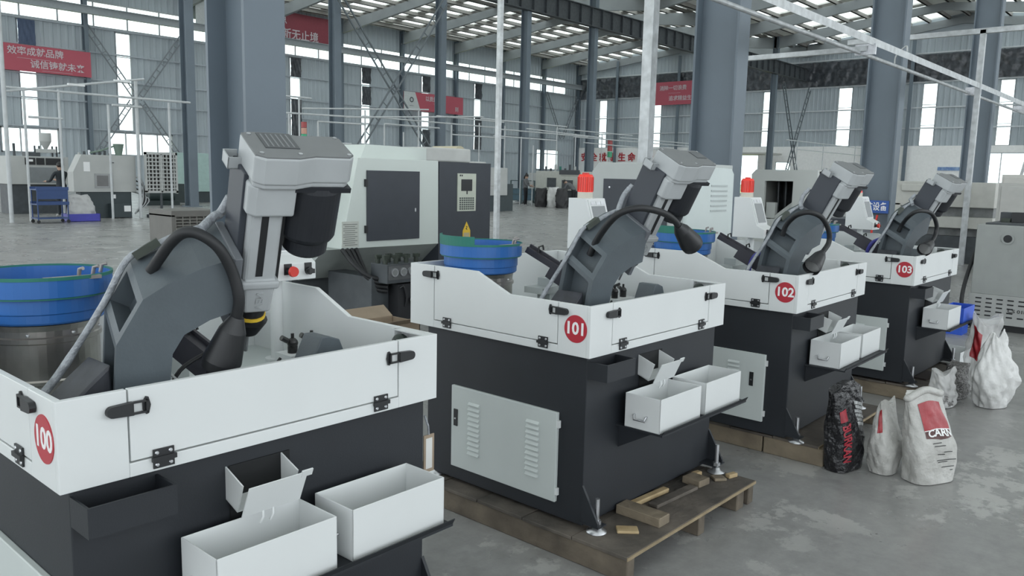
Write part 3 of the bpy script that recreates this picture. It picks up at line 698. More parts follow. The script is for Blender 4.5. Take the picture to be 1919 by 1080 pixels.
machine('103', 6.2938, 1.6628, -.0125, dict(louv=1, label='tapping machine with badge 103, with a blue bin on its shelf', lamp=LAMP['103'], ps=9, ds=-0.03, lab=(.72, .785, -.315, -.255), cone=True))

# ------------------------------------------------------------------ parts bins on the shelves
def bin_(x, y, z, a, label, m=WHITE, w=.3475, d=.176, h=.150, wrap=False, group=None, inner=None):
    t = thing('parts_bin', label, 'bin', (x, y, z), a, group); c = .004
    b = MB().box((0, 0, 0), (w, d, c)).box((0, 0, 0), (w, c, h)).box((0, d - c, 0), (w, d, h)).box((0, 0, 0), (c, d, h)).box((w - c, 0, 0), (w, d, h)).build('bin_body', m, t, .0012, 1)
    hd = MB().tube([(-.002, d * .36, h * .42), (-.012, d * .36, h * .42), (-.016, d * .38, h * .30), (-.016, d * .68, h * .30), (-.012, d * .70, h * .42), (-.002, d * .70, h * .42)], .0045, 6)
    hd.build('handle', ZINC if m is WHITE else m, t)
    if wrap:
        vs = []; n, k_ = 7, 6
        for j in range(k_ + 1):
            for i in range(n + 1):
                vs.append(V(-.004 - .010 * math.sin(i * 1.7 + j) ** 2 * (1 - j / k_), d * (.36 + .34 * i / n), h * (.44 + .22 * j / k_ + .05 * math.sin(i * 1.3))))
        MB().add(vs, [(j * (n + 1) + i, j * (n + 1) + i + 1, (j + 1) * (n + 1) + i + 1, (j + 1) * (n + 1) + i) for j in range(k_) for i in range(n)], True).build('plastic_film', FILM, t)
    return t
def shelf_bin(mx, my, a, u, v, label, **k):
    c, s = math.cos(a), math.sin(a)
    return bin_(mx + u * c - v * s, my + u * s + v * c, .5301, a, label, **k)
shelf_bin(.6261, 1.8907, .0042, .268, -.1867, 'white metal bin below the bucket of the machine next to the tall column')
shelf_bin(.6261, 1.8907, .0042, .667, -.1867, 'white metal bin at the shelf end, beside the speckled bin')
shelf_bin(2.6169, 1.8843, -.0024, .258, -.189, 'white metal bin below the bucket of the machine on the offcut-strewn pallet')
shelf_bin(2.6169, 1.8843, -.0024, .655, -.185, 'white metal bin at the shelf end above the offcut-strewn pallet')
shelf_bin(4.3928, 1.7533, .0107, .275, -.165, 'white metal bin below the bucket, above the black sack')
shelf_bin(4.3928, 1.7533, .0107, .672, -.160, 'white metal bin at the shelf end, above the white sacks')
shelf_bin(6.2938, 1.6628, -.0125, .268, -.18, 'white metal bin on the shelf of machine 103 beside the blue bin')
shelf_bin(6.2938, 1.6628, -.0125, .667, -.19, 'blue plastic bin on the shelf of machine 103', m=mat('bin_blue', (.03, .10, .55), .45, var=.06), w=.33, d=.16, h=.12, wrap=False)
# ------------------------------------------------------------------ pallets and offcuts
def wood_block(name, label, p0, p1, w, h, z, m=WOOD, cat='wood offcut', group=None, tilt=0.):
    """a sawn piece lying at height z from p0 to p1 (centre line)"""
    a, b = V(p0[0], p0[1], 0), V(p1[0], p1[1], 0); L = (b - a).length; rz = math.atan2(b.y - a.y, b.x - a.x)
    o = MB().box((0, -w / 2, 0), (L, w / 2, h)).build(name, m, None, .003, 1, (a.x, a.y, z), rz)
    if tilt: o.rotation_euler.y = tilt
    return tag(o, label, cat, group)
def pallet(label, x0, x1, y0, y1, top, beams, m=WOODD, bm=WOOD):
    t = thing('wooden_pallet', label, 'pallet', (x0, y0, 0))
    ds = (y1 - y0) / 5
    MB().box((0, -.004, top - .016), (x1 - x0, 0, top - .002)).build('ply_edge', mat('ply_edge', (.27, .21, .13), .8, var=.2, scale=12), t)
    for k in range(5):     # deck boards running along x
        MB().box((0, k * ds + (.004 if k else 0), top - .016 - (.002 if k % 2 else 0)), (x1 - x0, (k + 1) * ds, top - (.003 if k % 2 else 0))).build('deck_board', m, t, .002, 1)
    for (bx, bw, ya, yb) in beams:
        MB().box((bx - x0 - bw / 2, ya - y0, 0), (bx - x0 + bw / 2, yb - y0, top - .016)).build('beam', bm, t, .004, 1)
    return t
pallet('dirty plywood pallet with offcuts, under the second machine', 2.565, 3.715, 1.63, 3.0, .115, [(2.60, .055, 1.632, 2.99), (3.19, .055, 1.638, 2.95), (3.58, .075, 1.640, 2.95), (3.685, .055, 1.636, 2.95)], bm=mat('dirty_beam', (.075, .062, .048), .85, var=0, col2=(.17, .14, .105), scale=6, bump=.3, bscale=25))
pallet('pallet of pale squared timber, beside the black sack', 4.462, 5.60, 1.60, 2.95, .115, [(4.495, .065, 1.57, 1.925), (4.495, .065, 1.935, 2.32), (4.495, .065, 2.33, 2.9), (5.0, .06, 1.62, 2.9), (5.55, .06, 1.62, 2.9)], m=WOODD)
pallet('pallet under the machine with the blue bin', 6.34, 7.42, 1.55, 2.85, .115, [(6.38, .06, 1.56, 2.8), (6.9, .06, 1.56, 2.8), (7.36, .06, 1.56, 2.8)])
pallet('pallet under the foremost machine', .60, 1.85, 1.66, 3.05, .115, [(.64, .06, 1.66, 3.0), (1.2, .06, 1.66, 3.0), (1.80, .06, 1.66, 3.0)])
wood_block('timber_offcut', 'thick squared timber offcut with a fresh orange end', (2.93, 1.905), (2.93, 1.68), .085, .042, .1152)
MB_ = wood_block('timber_offcut', 'thin pale stick lying along the foot of the charcoal cabinet', (2.99, 1.955 - .06), (3.27, 1.935 - .06), .035, .022, .1152, WOODY)
wood_block('timber_offcut', 'flat grey board lying on the plywood deck near the cabinet', (3.06, 1.82), (3.40, 1.80), .05, .016, .1152, WOODD)
wood_block('timber_offcut', 'short grey wood block lying near the levelling stud', (3.47, 1.875), (3.46, 1.775), .09, .034, .1152)
wood_block('timber_offcut', 'tiny pale wood cube lying beside the charcoal cabinet', (3.52, 1.87), (3.57, 1.86), .03, .028, .1152, WOODY)
wood_block('wood_chip', 'splintered yellow wood chip beside the near foot pad', (2.74, 1.80), (2.80, 1.73), .06, .012, .1152, WOODY, 'wood chip')
wood_block('wood_chip', 'small wood wedge lying under the far stud', (3.57, 1.79), (3.62, 1.75), .06, .014, .1152, WOOD, 'wood chip')
wood_block('wood_chip', 'small brown wood chip at the far deck corner', (3.64, 1.745), (3.70, 1.73), .03, .02, .1152, WOODY, 'wood chip')
MB().add([V(2.565, 1.80, .117), V(2.70, 1.84, .118), V(2.72, 2.95, .118), V(2.545, 2.95, .117), V(2.565, 1.80, .1155), V(2.70, 1.84, .1155), V(2.72, 2.95, .1155), V(2.545, 2.95, .1155)], [(0, 1, 2, 3), (7, 6, 5, 4), (0, 4, 5, 1), (1, 5, 6, 2), (2, 6, 7, 3), (3, 7, 4, 0)])
# scale card hanging between the first two machines
tg = thing('hang_tag', 'brown paper tag with printed label hanging on the charcoal cabinet', 'tag', (1.758, 1.93, .60))
MB().box((0, 0, 0), (.046, .004, .13)).build('tag_card', CARD, tg)
MB().box((.009, -.0005, .012), (.037, 0, .118)).build('tag_label', mat('paper', (.6, .6, .58), .7), tg)
MB().tube([(.023, .002, .13), (.02, .002, .16), (.002, .0, .20)], .004, 6).build('tag_string', CLOTH, tg)
# ------------------------------------------------------------------ sacks
class Sack:
    def __init__(s, x, y, rz, w, d, h, top=(.78, .12), belly=1.06, base=.86, lean=(0, 0), seed=1, rough=.012, fold=0., box=2.6):
        s.__dict__.update(locals()); s.rnd = random.Random(seed); s.ph = [s.rnd.uniform(0, 6.28) for _ in range(12)]
    def pt(s, a, t, off=0.):
        """a: angle, t: 0 bottom .. 1 top"""
        k = t
        wf = s.base + (s.belly - s.base) * math.sin(min(1, t / .45) * math.pi / 2) if t < .45 else s.belly + (s.top[0] - s.belly) * ((t - .45) / .55) ** 1.1
        df = s.base + (s.belly - s.base) * math.sin(min(1, t / .4) * math.pi / 2) if t < .4 else s.belly + (s.top[1] - s.belly) * ((t - .4) / .6) ** .9
        n = s.box; c, sn = math.cos(a), math.sin(a)
        r = (abs(c) ** n + abs(sn) ** n) ** (-1 / n)
        q = s.ph
        dis = s.rough * (math.sin(3 * a + 7 * t + q[0]) * .5 + math.sin(7 * a - 11 * t + q[1]) * .35 + math.sin(13 * a + 19 * t + q[2]) * .25 + math.sin(5 * a + 31 * t + q[3]) * .2) * (1 if t > .03 else .3)
        x = (s.w / 2 * wf + dis + off) * r * c; y = (s.d / 2 * df + dis * .8 + off) * r * sn
        z = s.h * t + s.fold * t * math.sin(2 * a + q[4]) * .5 + (.004 if t == 0 else 0) + .012 * t * math.sin(3 * a + q[5])
        x += s.lean[0] * t * t; y += s.lean[1] * t * t
        return V(x, y, max(.003, z))
    def build(s, name, label, m, cat='sack', nz=26, na=64):
        t = thing(name, label, cat, (s.x, s.y, 0), s.rz)
        vs = []
        for j in range(nz + 1):
            for i in range(na): vs.append(s.pt(2 * math.pi * i / na, j / nz))
        fs = [(j * na + i, j * na + (i + 1) % na, (j + 1) * na + (i + 1) % na, (j + 1) * na + i) for j in range(nz) for i in range(na)]
        mb = MB().add(vs, fs, True).add(vs, [tuple(range(na - 1, -1, -1)), tuple(range(nz * na, (nz + 1) * na))])
        mb.build('sack_body', m, t); return t
    def patch(s, t, name, a0, a1, t0, t1, m, off=.0025, na=16, nt=10, shape=None):
        vs = [s.pt(a0 + (a1 - a0) * i / na, (t0 + (t1 - t0) * j / nt) if not shape else (t0 + (t1 - t0) * j / nt) + shape(i / na, j / nt), off) for j in range(nt + 1) for i in range(na + 1)]
        return MB().add(vs, [(j * (na + 1) + i, j * (na + 1) + i + 1, (j + 1) * (na + 1) + i + 1, (j + 1) * (na + 1) + i) for j in range(nt) for i in range(na)], True).build(name, m, t)
    def print_text(s, t, name, body, size, a, tz, m, rot=False, off=.004, sx=1.):
        o = text(name, body, size, m, Matrix.Identity(4), t, .0, sx, size * .03)
        rr = (s.w + s.d) / 4
        for v in o.data.vertices:
            x, y = (v.co.x, v.co.y) if not rot else (v.co.y, -v.co.x)
            v.co = s.pt(a + x / rr, tz + y / s.h, off)
        return o
BAGW = mat('woven_white', (.38, .375, .355), .6, var=0, col2=(.52, .515, .495), scale=7, bump=.5, bscale=34)
BAGK = mat('woven_black', (.012, .012, .014), .28, var=.3, scale=14, bump=.9, bscale=28)
PRED = mat('print_red', (.30, .016, .024), .35, var=.15, scale=12, bump=.3, bscale=20)
PBRN = mat('print_brown', (.075, .022, .020), .45, var=.1)
INK = mat('print_ink', (.04, .04, .04), .6)
s1 = Sack(4.70, 1.085, -.48, .285, .17, .485, (.86, .14), 1.03, .97, (-.06, .03), 3, .007, .02, 3.4)
t = s1.build('printed_sack', 'full white woven sack with a red printed panel', BAGW)
fx = lambda X: math.atan2(-1, X)          # angle of a point X (-1..1) across the wide face
def face_patch(sk_, t, name, xa, xb, ta, tb, m, off=.0025, na=14, nt=8, dip=0.):
    vs = [sk_.pt(fx(xa + (xb - xa) * i / na), ta + (tb - ta) * j / nt - dip * (1 - j / nt) * (1 - abs(2 * i / na - 1)), off) for j in range(nt + 1) for i in range(na + 1)]
    return MB().add(vs, [(j * (na + 1) + i, j * (na + 1) + i + 1, (j + 1) * (na + 1) + i + 1, (j + 1) * (na + 1) + i) for j in range(nt) for i in range(na)], True).build(name, m, t)
face_patch(s1, t, 'red_panel', -.62, .66, .605, .89, PRED)
face_patch(s1, t, 'brown_band', -.60, .70, .525, .60, PBRN, dip=.035)
face_patch(s1, t, 'panel_rule', -.62, .68, .598, .607, TXTW, off=.0035, nt=1)
o = text('sack_lettering', 'CARN', .052, TXTW, Matrix.Identity(4), t, 0., 1.0, .0015)
for v in o.data.vertices: v.co = s1.pt(fx(.10 + v.co.x / .125), .565 + v.co.y / s1.h, .0045)
for tz, xa, xb in ((.455, -.35, .05), (.425, -.3, .2), (.36, .05, .5), (.27, -.25, .75), (.25, -.2, .3), (.19, .0, .7), (.15, .45, .65), (.335, -.2, .1)):
    face_patch(s1, t, 'printed_line', xa, xb, tz, tz + .009, INK, na=6, nt=1)
rl = [s1.pt(2 * math.pi * i / 40, 1.0) for i in range(40)]
MB().tube([p + V(0, 0, .0) for p in (s1.pt(math.pi, .985), s1.pt(-2.4, .99), s1.pt(-1.57, 1.0), s1.pt(-.7, .995), s1.pt(0, .985))], .020, 8, sub=5).build('rolled_top', BAGW, t)
s2 = Sack(4.65, 1.300, -.2, .185, .145, .40, (.80, .16), 1.10, .86, (.015, .02), 8, .008, .02, 2.8)
t2 = s2.build('white_sack', 'smaller plain white sack between the black sack and the printed sack', BAGW)
s2.patch(t2, 'red_edge', math.pi * 1.02, math.pi * 1.16, .6, .9, PRED)
s3 = Sack(4.545, 1.487, -.2, .25, .15, .475, (1.0, .45), 1.0, .92, (-.02, .02), 5, .010, .05, 3.6)
t3 = s3.build('black_sack', 'black woven sack with red lettering leaning by the timber pallet', BAGK)
PINK = mat('print_pinkred', (.32, .02, .035), .5, var=.25, scale=30)
s3.patch(t3, 'red_logo', -2.42, -2.08, .63, .76, PINK, shape=lambda u, v: 0)
s3.print_text(t3, 'sack_lettering', 'BURKAN', .055, -2.18, .36, PINK, rot=True)
GR = mat('white_print', (.35, .36, .36), .4, var=.5, scale=60)
for k in range(6): s3.patch(t3, 'worn_print', -1.45 + .05 * math.sin(k * 2), -.75 + .1 * math.sin(k * 3), .74 - k * .045, .765 - k * .045 + .01, GR, na=8, nt=1)
# clear bags of aluminium parts near the fourth machine
GRAIN = mat('metal_parts', (.09, .09, .088), .35, .4, var=0, col2=(.42, .41, .40), scale=90, bump=.9, bscale=110)
BAGC = mat('thin_white_film', (.50, .50, .49), .4, var=0, col2=(.66, .66, .65), scale=6, bump=.9, bscale=14)
s4 = Sack(6.37, 1.42, -.3, .22, .13, .26, (.92, .75), 1.02, .92, (.0, .02), 11, .014, .05)
t4 = s4.build('clear_bag', 'short clear plastic bag of small metal parts by the pallet', FILM)
s4b = Sack(0, 0, 0, .205, .118, .12, (.95, .9), 1.02, .93, (0, 0), 12, .006)
vs = [s4b.pt(2 * math.pi * i / 40, j / 10) for j in range(11) for i in range(40)]
MB().add(vs, [(j * 40 + i, j * 40 + (i + 1) % 40, (j + 1) * 40 + (i + 1) % 40, (j + 1) * 40 + i) for j in range(10) for i in range(40)], True).add(vs, [tuple(range(400, 440))]).build('metal_parts', GRAIN, t4)['kind'] = 'stuff'
s5 = Sack(6.64, 1.155, -.55, .30, .19, .53, (.34, .16), 1.12, .74, (.02, .03), 14, .022, .06)
t5 = s5.build('white_film_bag', 'tall white film bag tapering to a gathered top', BAGC)
s6 = Sack(6.72, 1.42, -.3, .20, .14, .26, (.9, .8), 1.05, .92, (0, 0), 17, .012)
t6 = s6.build('parts_bag', 'open bag of loose dark metal parts beside the short clear bag', GRAIN)
s7 = Sack(7.15, 1.36, -.3, .26, .17, .56, (1.05, .9), 1.0, .9, (.05, 0), 19, .02, .10)
t7 = s7.build('red_white_bag', 'tall white film bag with a red panel in front of the floor bin', FILM)
s7.patch(t7, 'red_panel', -3.3, -2.55, .45, .86, PRED)
bin_(7.49, 1.57, 0.0, -.05, 'white metal bin standing on the floor behind the red panelled bag', w=.33, d=.24, h=.20)
sc = MB().box((0, 0, 0), (.30, .22, .012)).build('rubber_mat', mat('scrap_dark', (.03, .022, .02), .6), None, 0, 1, (6.60, 1.60, .1155), -.2); tag(sc, 'dark rubber scrap lying on the pallet corner by the parts bags', 'rubber mat')
# ------------------------------------------------------------------ grey cabinet marked CS 018
t = thing('furnace_cabinet', 'grey steel cabinet with slotted vent panel and round black port', 'cabinet', (10.2, 2.10, 0))
GREY = mat('cabinet_grey', (.30, .315, .305), .5, var=.05)
MB().box((0, -1.7, .40), (1.3, 0, 1.17)).build('cabinet_body', GREY, t, .006)
vp = MB().box((-.004, -1.7, .075), (1.3, .015, .40)).build('vent_panel', mat('vent_grey', (.36, .37, .36), .5), t, .004)
for r in range(5):
    for k in range(13):
        if r in (2, 3) and 4 <= k <= 5: continue
        MB().box((-.0065, -.055 - k * .105 - .06, .345 - r * .047), (-.004, -.055 - k * .105, .360 - r * .047)).build('vent_slot', BLACK, vp)
text('model_lettering', 'CS 018', .05, INK, FX((-.007, -.47, .238)), vp, .001, 1.25, .001)
MB().box((.03, -1.68, 0), (1.3, -.02, .075)).build('plinth', BLACK, t)
pr = MB().cyl((0, -.31, 1.03), (-.012, -.31, 1.03), .062, n=28).build('port_ring', GREY, t)
MB().cyl((-.012, -.31, 1.03), (-.016, -.31, 1.03), .042, n=28).build('port_glass', BLACK, pr)
MB().box((.15, -1.5, 1.17), (1.2, -.05, 1.19)).build('top_plate', DKSTEEL, t)
mb = MB()
for k in range(9):
    x_, y_ = random.uniform(.2, 1.0), random.uniform(-1.3, -.1)
    MB().box((x_, y_, 1.19), (x_ + random.uniform(.08, .2), y_ + random.uniform(.06, .16), 1.19 + random.uniform(.03, .12))).build('valve_block', random.choice([DKSTEEL, OLIVE, ZINC, BLACK]), t, .004)
MB().tube([(.2, .02, .9), (.05, .06, .6), (-.15, .05, .35), (-.1, .03, .1), (.1, .0, .03)], .022, 8, sub=6).build('black_hose', RUBB, t)
bl = MB().box((0, 0, 0), (.25, .2, .01)).box((0, 0, .01), (.25, .01, .09)).box((0, .19, .01), (.25, .2, .09)).box((0, .01, .01), (.01, .19, .09)).box((.24, .01, .01), (.25, .19, .09)).build('blue_crate', mat('bin_blue', (.03, .10, .55)), None, 0, 2, (9.6, 2.02, 0), .0); tag(bl, 'flat blue plastic crate lying by the slotted grey cabinet', 'crate')
for i, (x, y) in enumerate([(21.2, 4.72), (21.5, 4.36)]):
    t = thing('fire_extinguisher', ['red fire extinguisher standing next to the blue-grey column', 'red fire extinguisher standing half behind the slotted grey cabinet'][i], 'extinguisher', (x, y, 0), 0, 'fire extinguishers')
    MB().lathe([(0, .0), (.075, .005), (.078, .03), (.078, .42), (.05, .49), (.025, .52), (.025, .55), (0, .55)], n=24, smooth=True).build('cylinder', REDP, t)
    MB().cyl((0, 0, .55), (0, 0, .60), .02, n=10).box((-.015, -.09, .59), (.015, .05, .61)).box((-.015, -.09, .62), (.015, .03, .635)).build('valve_handle', BLACK, t)
    MB().tube([(0, .03, .57), (0, .10, .50), (0, .10, .25)], .012, 6, sub=4).build('hose', RUBB, t)
    MB().lathe([(.0785, .16), (.0785, .17)], n=24).build('white_band', TXTW, t)
# ------------------------------------------------------------------ die casting machines behind the row
def warn_sign(parent, x, z0, z1, y):
    w = .065
    o = MB().prism([(x - w, z0), (x + w, z0), (x + w, z0 + (z1 - z0) * .5), (x, z1), (x - w, z0 + (z1 - z0) * .5)], y - .003, y, 1).build('warning_sign', YEL, parent)
    MB().prism([(x - .012, z0 + .17), (x + .018, z0 + .155), (x + .002, z0 + .145), (x + .012, z0 + .115), (x - .018, z0 + .135), (x, z0 + .145)], y - .004, y - .003, 1).build('flash_symbol', BLACK, o)
    MB().box((x - .05, y - .004, z0 + .015), (x + .05, y - .003, z0 + .085)).build('sign_text_block', mat('sign_pale', (.5, .42, .25), .6), o)
t = thing('die_casting_machine', 'off-white die casting machine with a dark square door and black control cabinet', 'machine', (5.17, 7.0, 0))
MB().prism([(5.17, .78), (6.58, .77), (6.57, 1.745), (5.40, 1.745)], 7.0, 8.5, 1).build('housing', OFFW, t, .006).location = (-5.17, -7.0, 0)
MB().prism([(7.0, .78), (7.45, .42), (8.2, .42), (8.45, .78)], 4.95, 6.6, 0).build('lower_apron', mat('apron_grey', (.33, .36, .345), .5), t).location = (-5.17, -7.0, 0)
MB().prism([(5.70, 1.745), (6.70, 1.745), (6.70, 1.895), (5.78, 1.905)], 7.35, 8.2, 1).build('top_hood', OFFW, t, .005).location = (-5.17, -7.0, 0)
MB().box((-.32, .35, .80), (.0, 1.4, 1.60)).build('side_guard', OFFW, t, .005)
d = MB().box((.34, -.018, .85), (1.095, .0, 1.615)).build('dark_door', DOORD, t, .003)
for z in (.98, 1.48): MB().box((.31, -.022, z - .04), (.345, -.002, z + .04)).build('door_hinge', BLACK, d)
MB().box((1.015, -.028, 1.16), (1.032, -.018, 1.20)).build('door_handle', ZINC, d)
n_ = MB().box((.015, -.003, .795), (.235, .0, 1.07)).build('notice_sheet', mat('notice', (.50, .52, .48), .7, var=.05), t)
for k in range(11): MB().box((.03 + .02 * (k % 3 == 0), -.004, .815 + k * .022), (.215 - .03 * (k % 2), -.003, .822 + k * .022)).build('notice_line', mat('notice_ink', (.16, .17, .16), .7), n_)
cb = MB().box((1.415, .0, .20), (2.30, .9, 1.735)).build('control_cabinet', DOORD, t, .004)
kp = MB().box((1.71, -.012, 1.15), (2.025, .0, 1.605)).build('keypad_panel', mat('keypad_cream', (.52, .55, .47), .5), cb)
MB().box((1.77, -.016, 1.395), (1.955, -.012, 1.535)).build('display', BLACK, kp)
MB().box((1.86, -.018, 1.355), (1.875, -.012, 1.395)).build('key_switch', BLACK, kp)
for r in range(6):
    for c in range(7): MB().box((1.742 + c * .037, -.015, 1.168 + r * .026), (1.768 + c * .037, -.012, 1.186 + r * .026)).build('key', mat('key_dark', (.07, .085, .08), .5), kp)
for c in range(2): MB().box((1.742 + c * .03, -.015, 1.57), (1.76 + c * .03, -.012, 1.59)).build('indicator', BLACK, kp)
warn_sign(cb, 1.88, .80, 1.02, 0)
MB().box((1.62, .5, 1.745), (2.45, 1.3, 1.92)).box((1.75, .6, 1.6), (2.3, 1.2, 1.745)).build('top_unit', mat('unit_pale', (.52, .53, .51), .5), t, .02)
MB().box((-.25, .55, 0), (1.40, 1.35, .62)).build('machine_bed', DKSTEEL, t)
# hydraulic unit
hu = MB().box((.05, -.45, .0), (.28, .3, .52)).box((.12, -.62, .46), (.62, -.35, .66)).build('hydraulic_block', DKSTEEL, t, .006)
MB().box((.13, -.63, .50), (.55, -.622, .645)).build('gauge_plate', mat('gauge_plate', (.14, .145, .15), .4, .5), hu)
for k in range(3):
    g = MB().cyl((.20 + k * .115, -.63, .578), (.20 + k * .115, -.65, .578), .045, n=20).build('gauge', ZINC, hu)
    MB().cyl((.20 + k * .115, -.65, .578), (.20 + k * .115, -.652, .578), .030, n=18).build('gauge_face', mat('gauge_face', (.2, .21, .21), .3), g)
for k in range(4):
    MB().tube([(-.02 + k * .06, -.05, .78), (-.02 + k * .05, -.25, .64 - k * .03), (.06 + k * .02, -.42, .52 - k * .04), (.22, -.50, .50 - k * .045)], .022, 8, sub=5).build('hydraulic_hose', RUBB, t)
for k in range(7):
    x_, y_, z_ = .15 + .14 * (k % 4), -.55 + .12 * (k // 4), .66
    MB().cyl((x_, y_, z_), (x_, y_, z_ + .05 + .02 * (k % 3)), .025, n=10).box((x_ - .03, y_ - .02, z_ + .05), (x_ + .04, y_ + .02, z_ + .09)).build('valve', OLIVE, hu)
MB().cyl((.50, -.62, .25), (.50, -.40, .25), .05, n=16).tube([(.30, -.60, .40), (.34, -.62, .42), (.38, -.62, .30), (.38, -.60, .2)], .012, 6, sub=4).box((.28, -.60, .05), (.62, -.35, .44)).build('pump', mat('pump_black', (.02, .021, .024), .4), hu)
MB().cyl((.46, -.62, .27), (.46, -.63, .27), .03, n=16).build('pump_cap', ZINC, hu)
# cardboard box between
t = thing('cardboard_box', 'open cardboard box between the first two machines', 'box', (3.95, 5.0, 0))
b_ = MB().box((0, 0, 0), (.55, .008, .36)).box((0, .35, 0), (.55, .358, .36)).box((0, 0, 0), (.008, .358, .36)).box((.542, 0, 0), (.55, .358, .36)).box((0, 0, 0), (.55, .358, .006)).build('carton', CARD, t)
MB().prism([(0, .36), (-.12, .42), (-.12, .425), (0, .366)], 0, .55, 0).build('flap', CARD, t)
MB().prism([(.358, .36), (.48, .44), (.48, .445), (.358, .366)], 0, .55, 0).build('flap', CARD, t)

t = thing('die_casting_machine', 'off-white die casting machine with dark doors behind the second machine', 'machine', (6.9, 3.94, 0)); t.location = (0, 0, 0)
MB().prism([(3.94, .45), (5.02, .45), (5.02, 1.66), (4.94, 1.75), (3.94, 1.75)], 6.9, 7.9, 0).build('housing', mat('m2_shaded_white', (.44, .465, .455), .5, var=.02), t, .006)  # darker white: shade of the less lit side put into the colour
d = MB().box((6.882, 4.10, .62), (6.9, 4.86, 1.585)).build('dark_door', DOORD, t, .003)
for k in range(2): MB().cyl((6.882, 4.78 - k * .22, 1.50), (6.878, 4.78 - k * .22, 1.50), .010, n=10).build('door_bolt', ZINC, d)
rp = MB().prism([(6.92, .30), (7.88, .30), (7.86, 1.66), (7.80, 1.715), (6.92, 1.72)], 3.90, 4.0, 1).build('end_panel', mat('m2_lit_white', (.58, .64, .63), .45, var=.02), t, .006)  # lighter white: the stronger light on this face painted in
for k in range(6): MB().box((7.38, 3.893, 1.28 + k * .05), (7.72, 3.90, 1.297 + k * .05)).build('louvre', mat('louvre_grey', (.42, .46, .46), .5), rp)
MB().box((6.95, 4.0, 0), (7.85, 4.95, .45)).build('machine_bed', DKSTEEL, t)

t = thing('die_casting_machine', 'off-white die casting machine with an open window door behind the third machine', 'machine', (10.9, 4.3, 0)); t.location = (0, 0, 0)
H = mat('m3_white', (.50, .52, .50), .5, var=.02)
mb = MB().prism([(5.14, .5), (5.14, 1.69), (5.08, 1.755), (4.2, 1.755), (4.2, 1.60), (4.94, 1.60), (4.94, .5)], 10.9, 10.96, 0).box((10.9, 4.2, .5), (10.96, 4.94, 1.07)).box((10.9, 4.2, 1.07), (10.96, 4.53, 1.60)).box((10.96, 5.08, .5), (11.9, 5.14, 1.70)).box((10.96, 4.2, .5), (11.9, 4.26, 1.74)).box((10.96, 4.2, 1.70), (11.9, 5.1, 1.755))
mb.build('housing', H, t)
MB().box((11.7, 4.26, .5), (11.88, 5.08, 1.68)).build('die_interior', mat('interior_dark', (.03, .032, .035), .5, var=.5, scale=8), t)
for k in range(4): MB().cyl((11.35, 4.58 + k * .11, .6), (11.35, 4.60 + k * .11, 1.66), .03, n=10).build('tie_rod', mat('rod', (.07, .075, .08), .35, .6, var=.4, scale=10), t)
MB().bar((11.02, 4.86, 1.02), (11.02, 4.52, 1.30), .05, .08).box((10.98, 4.80, 1.08), (11.06, 4.93, 1.30)).build('slide_bar', H, t)
MB().box((11.0, 4.3, 0), (11.85, 5.05, .5)).build('machine_bed', DKSTEEL, t)
MB().box((11.0, 3.75, .4), (11.8, 4.2, 1.12)).build('side_cabinet', DOORD, t)

t = thing('injection_machine', 'cream machine with a dark press opening behind the fourth machine', 'machine', (18.5, 4.2, 0)); t.location = (0, 0, 0)
MB().box((18.5, 3.55, 1.15), (19.6, 5.95, 1.66)).box((18.5, 5.3, .2), (19.6, 5.95, 1.2)).box((18.5, 3.55, .72), (19.6, 5.95, .95)).build('housing', mat('m4_cream', (.50, .50, .465), .5), t, .01)
MB().box((18.75, 3.6, .1), (19.5, 5.3, 1.2)).build('press_opening', mat('press_grey', (.20, .21, .21), .5, var=.3, scale=5), t)
MB().box((18.52, 3.5, .0), (19.4, 5.9, .55)).build('machine_bed', DKSTEEL, t)
MB().box((18.44, 4.4, 1.45), (18.5, 5.3, 1.60)).build('motor_cover', mat('m4_cream', (.5, .5, .465)), t, .02)
MB().box((18.47, 5.42, .75), (18.5, 5.85, 1.05)).build('dark_window', GLASSY, t)

t = thing('electric_cabinet', 'tall pale cabinet standing behind the slotted grey cabinet', 'cabinet', (17.0, 2.6, 0))
MB().box((0, 0, 0), (.6, .62, 1.66)).box((-.02, .05, .1), (0, .57, 1.6)).build('cabinet_body', mat('cab_pale', (.44, .44, .42), .5), t, .008)
t = thing('electric_cabinet', 'narrow white cabinet standing by the column with the extinguishers', 'cabinet', (20.3, 3.3, 0))
MB().box((0, 0, 0), (.5, .5, 1.85)).box((-.02, .04, .1), (0, .46, 1.8)).build('cabinet_body', mat('cab_white', (.58, .57, .54), .5), t, .008)

# blue sign and hammer on the third column
t = thing('fire_equipment_sign', 'blue sign with white characters fixed to the column', 'sign', (0, 0, 0))
MB().box((16.225, 4.86, 1.035), (16.24, 5.44, 1.275)).build('sign_plate', mat('sign_blue', (.02, .08, .32), .4), t)
text('sign_characters', '消防设备', .17, TXTW, FX((16.222, 5.15, 1.15)), t, .002, .78, .002)
t = thing('fire_bucket_hook', 'red hook hanging under the blue sign', 'hook', (16.19, 5.12, .78))
MB().tube([(0, -.08, .22), (0, -.05, .05), (0, .05, .05), (0, .08, .22)], .02, 6).tube([(0, 0, .05), (0, 0, -.78)], .02, 6).build('hook', REDP, t)

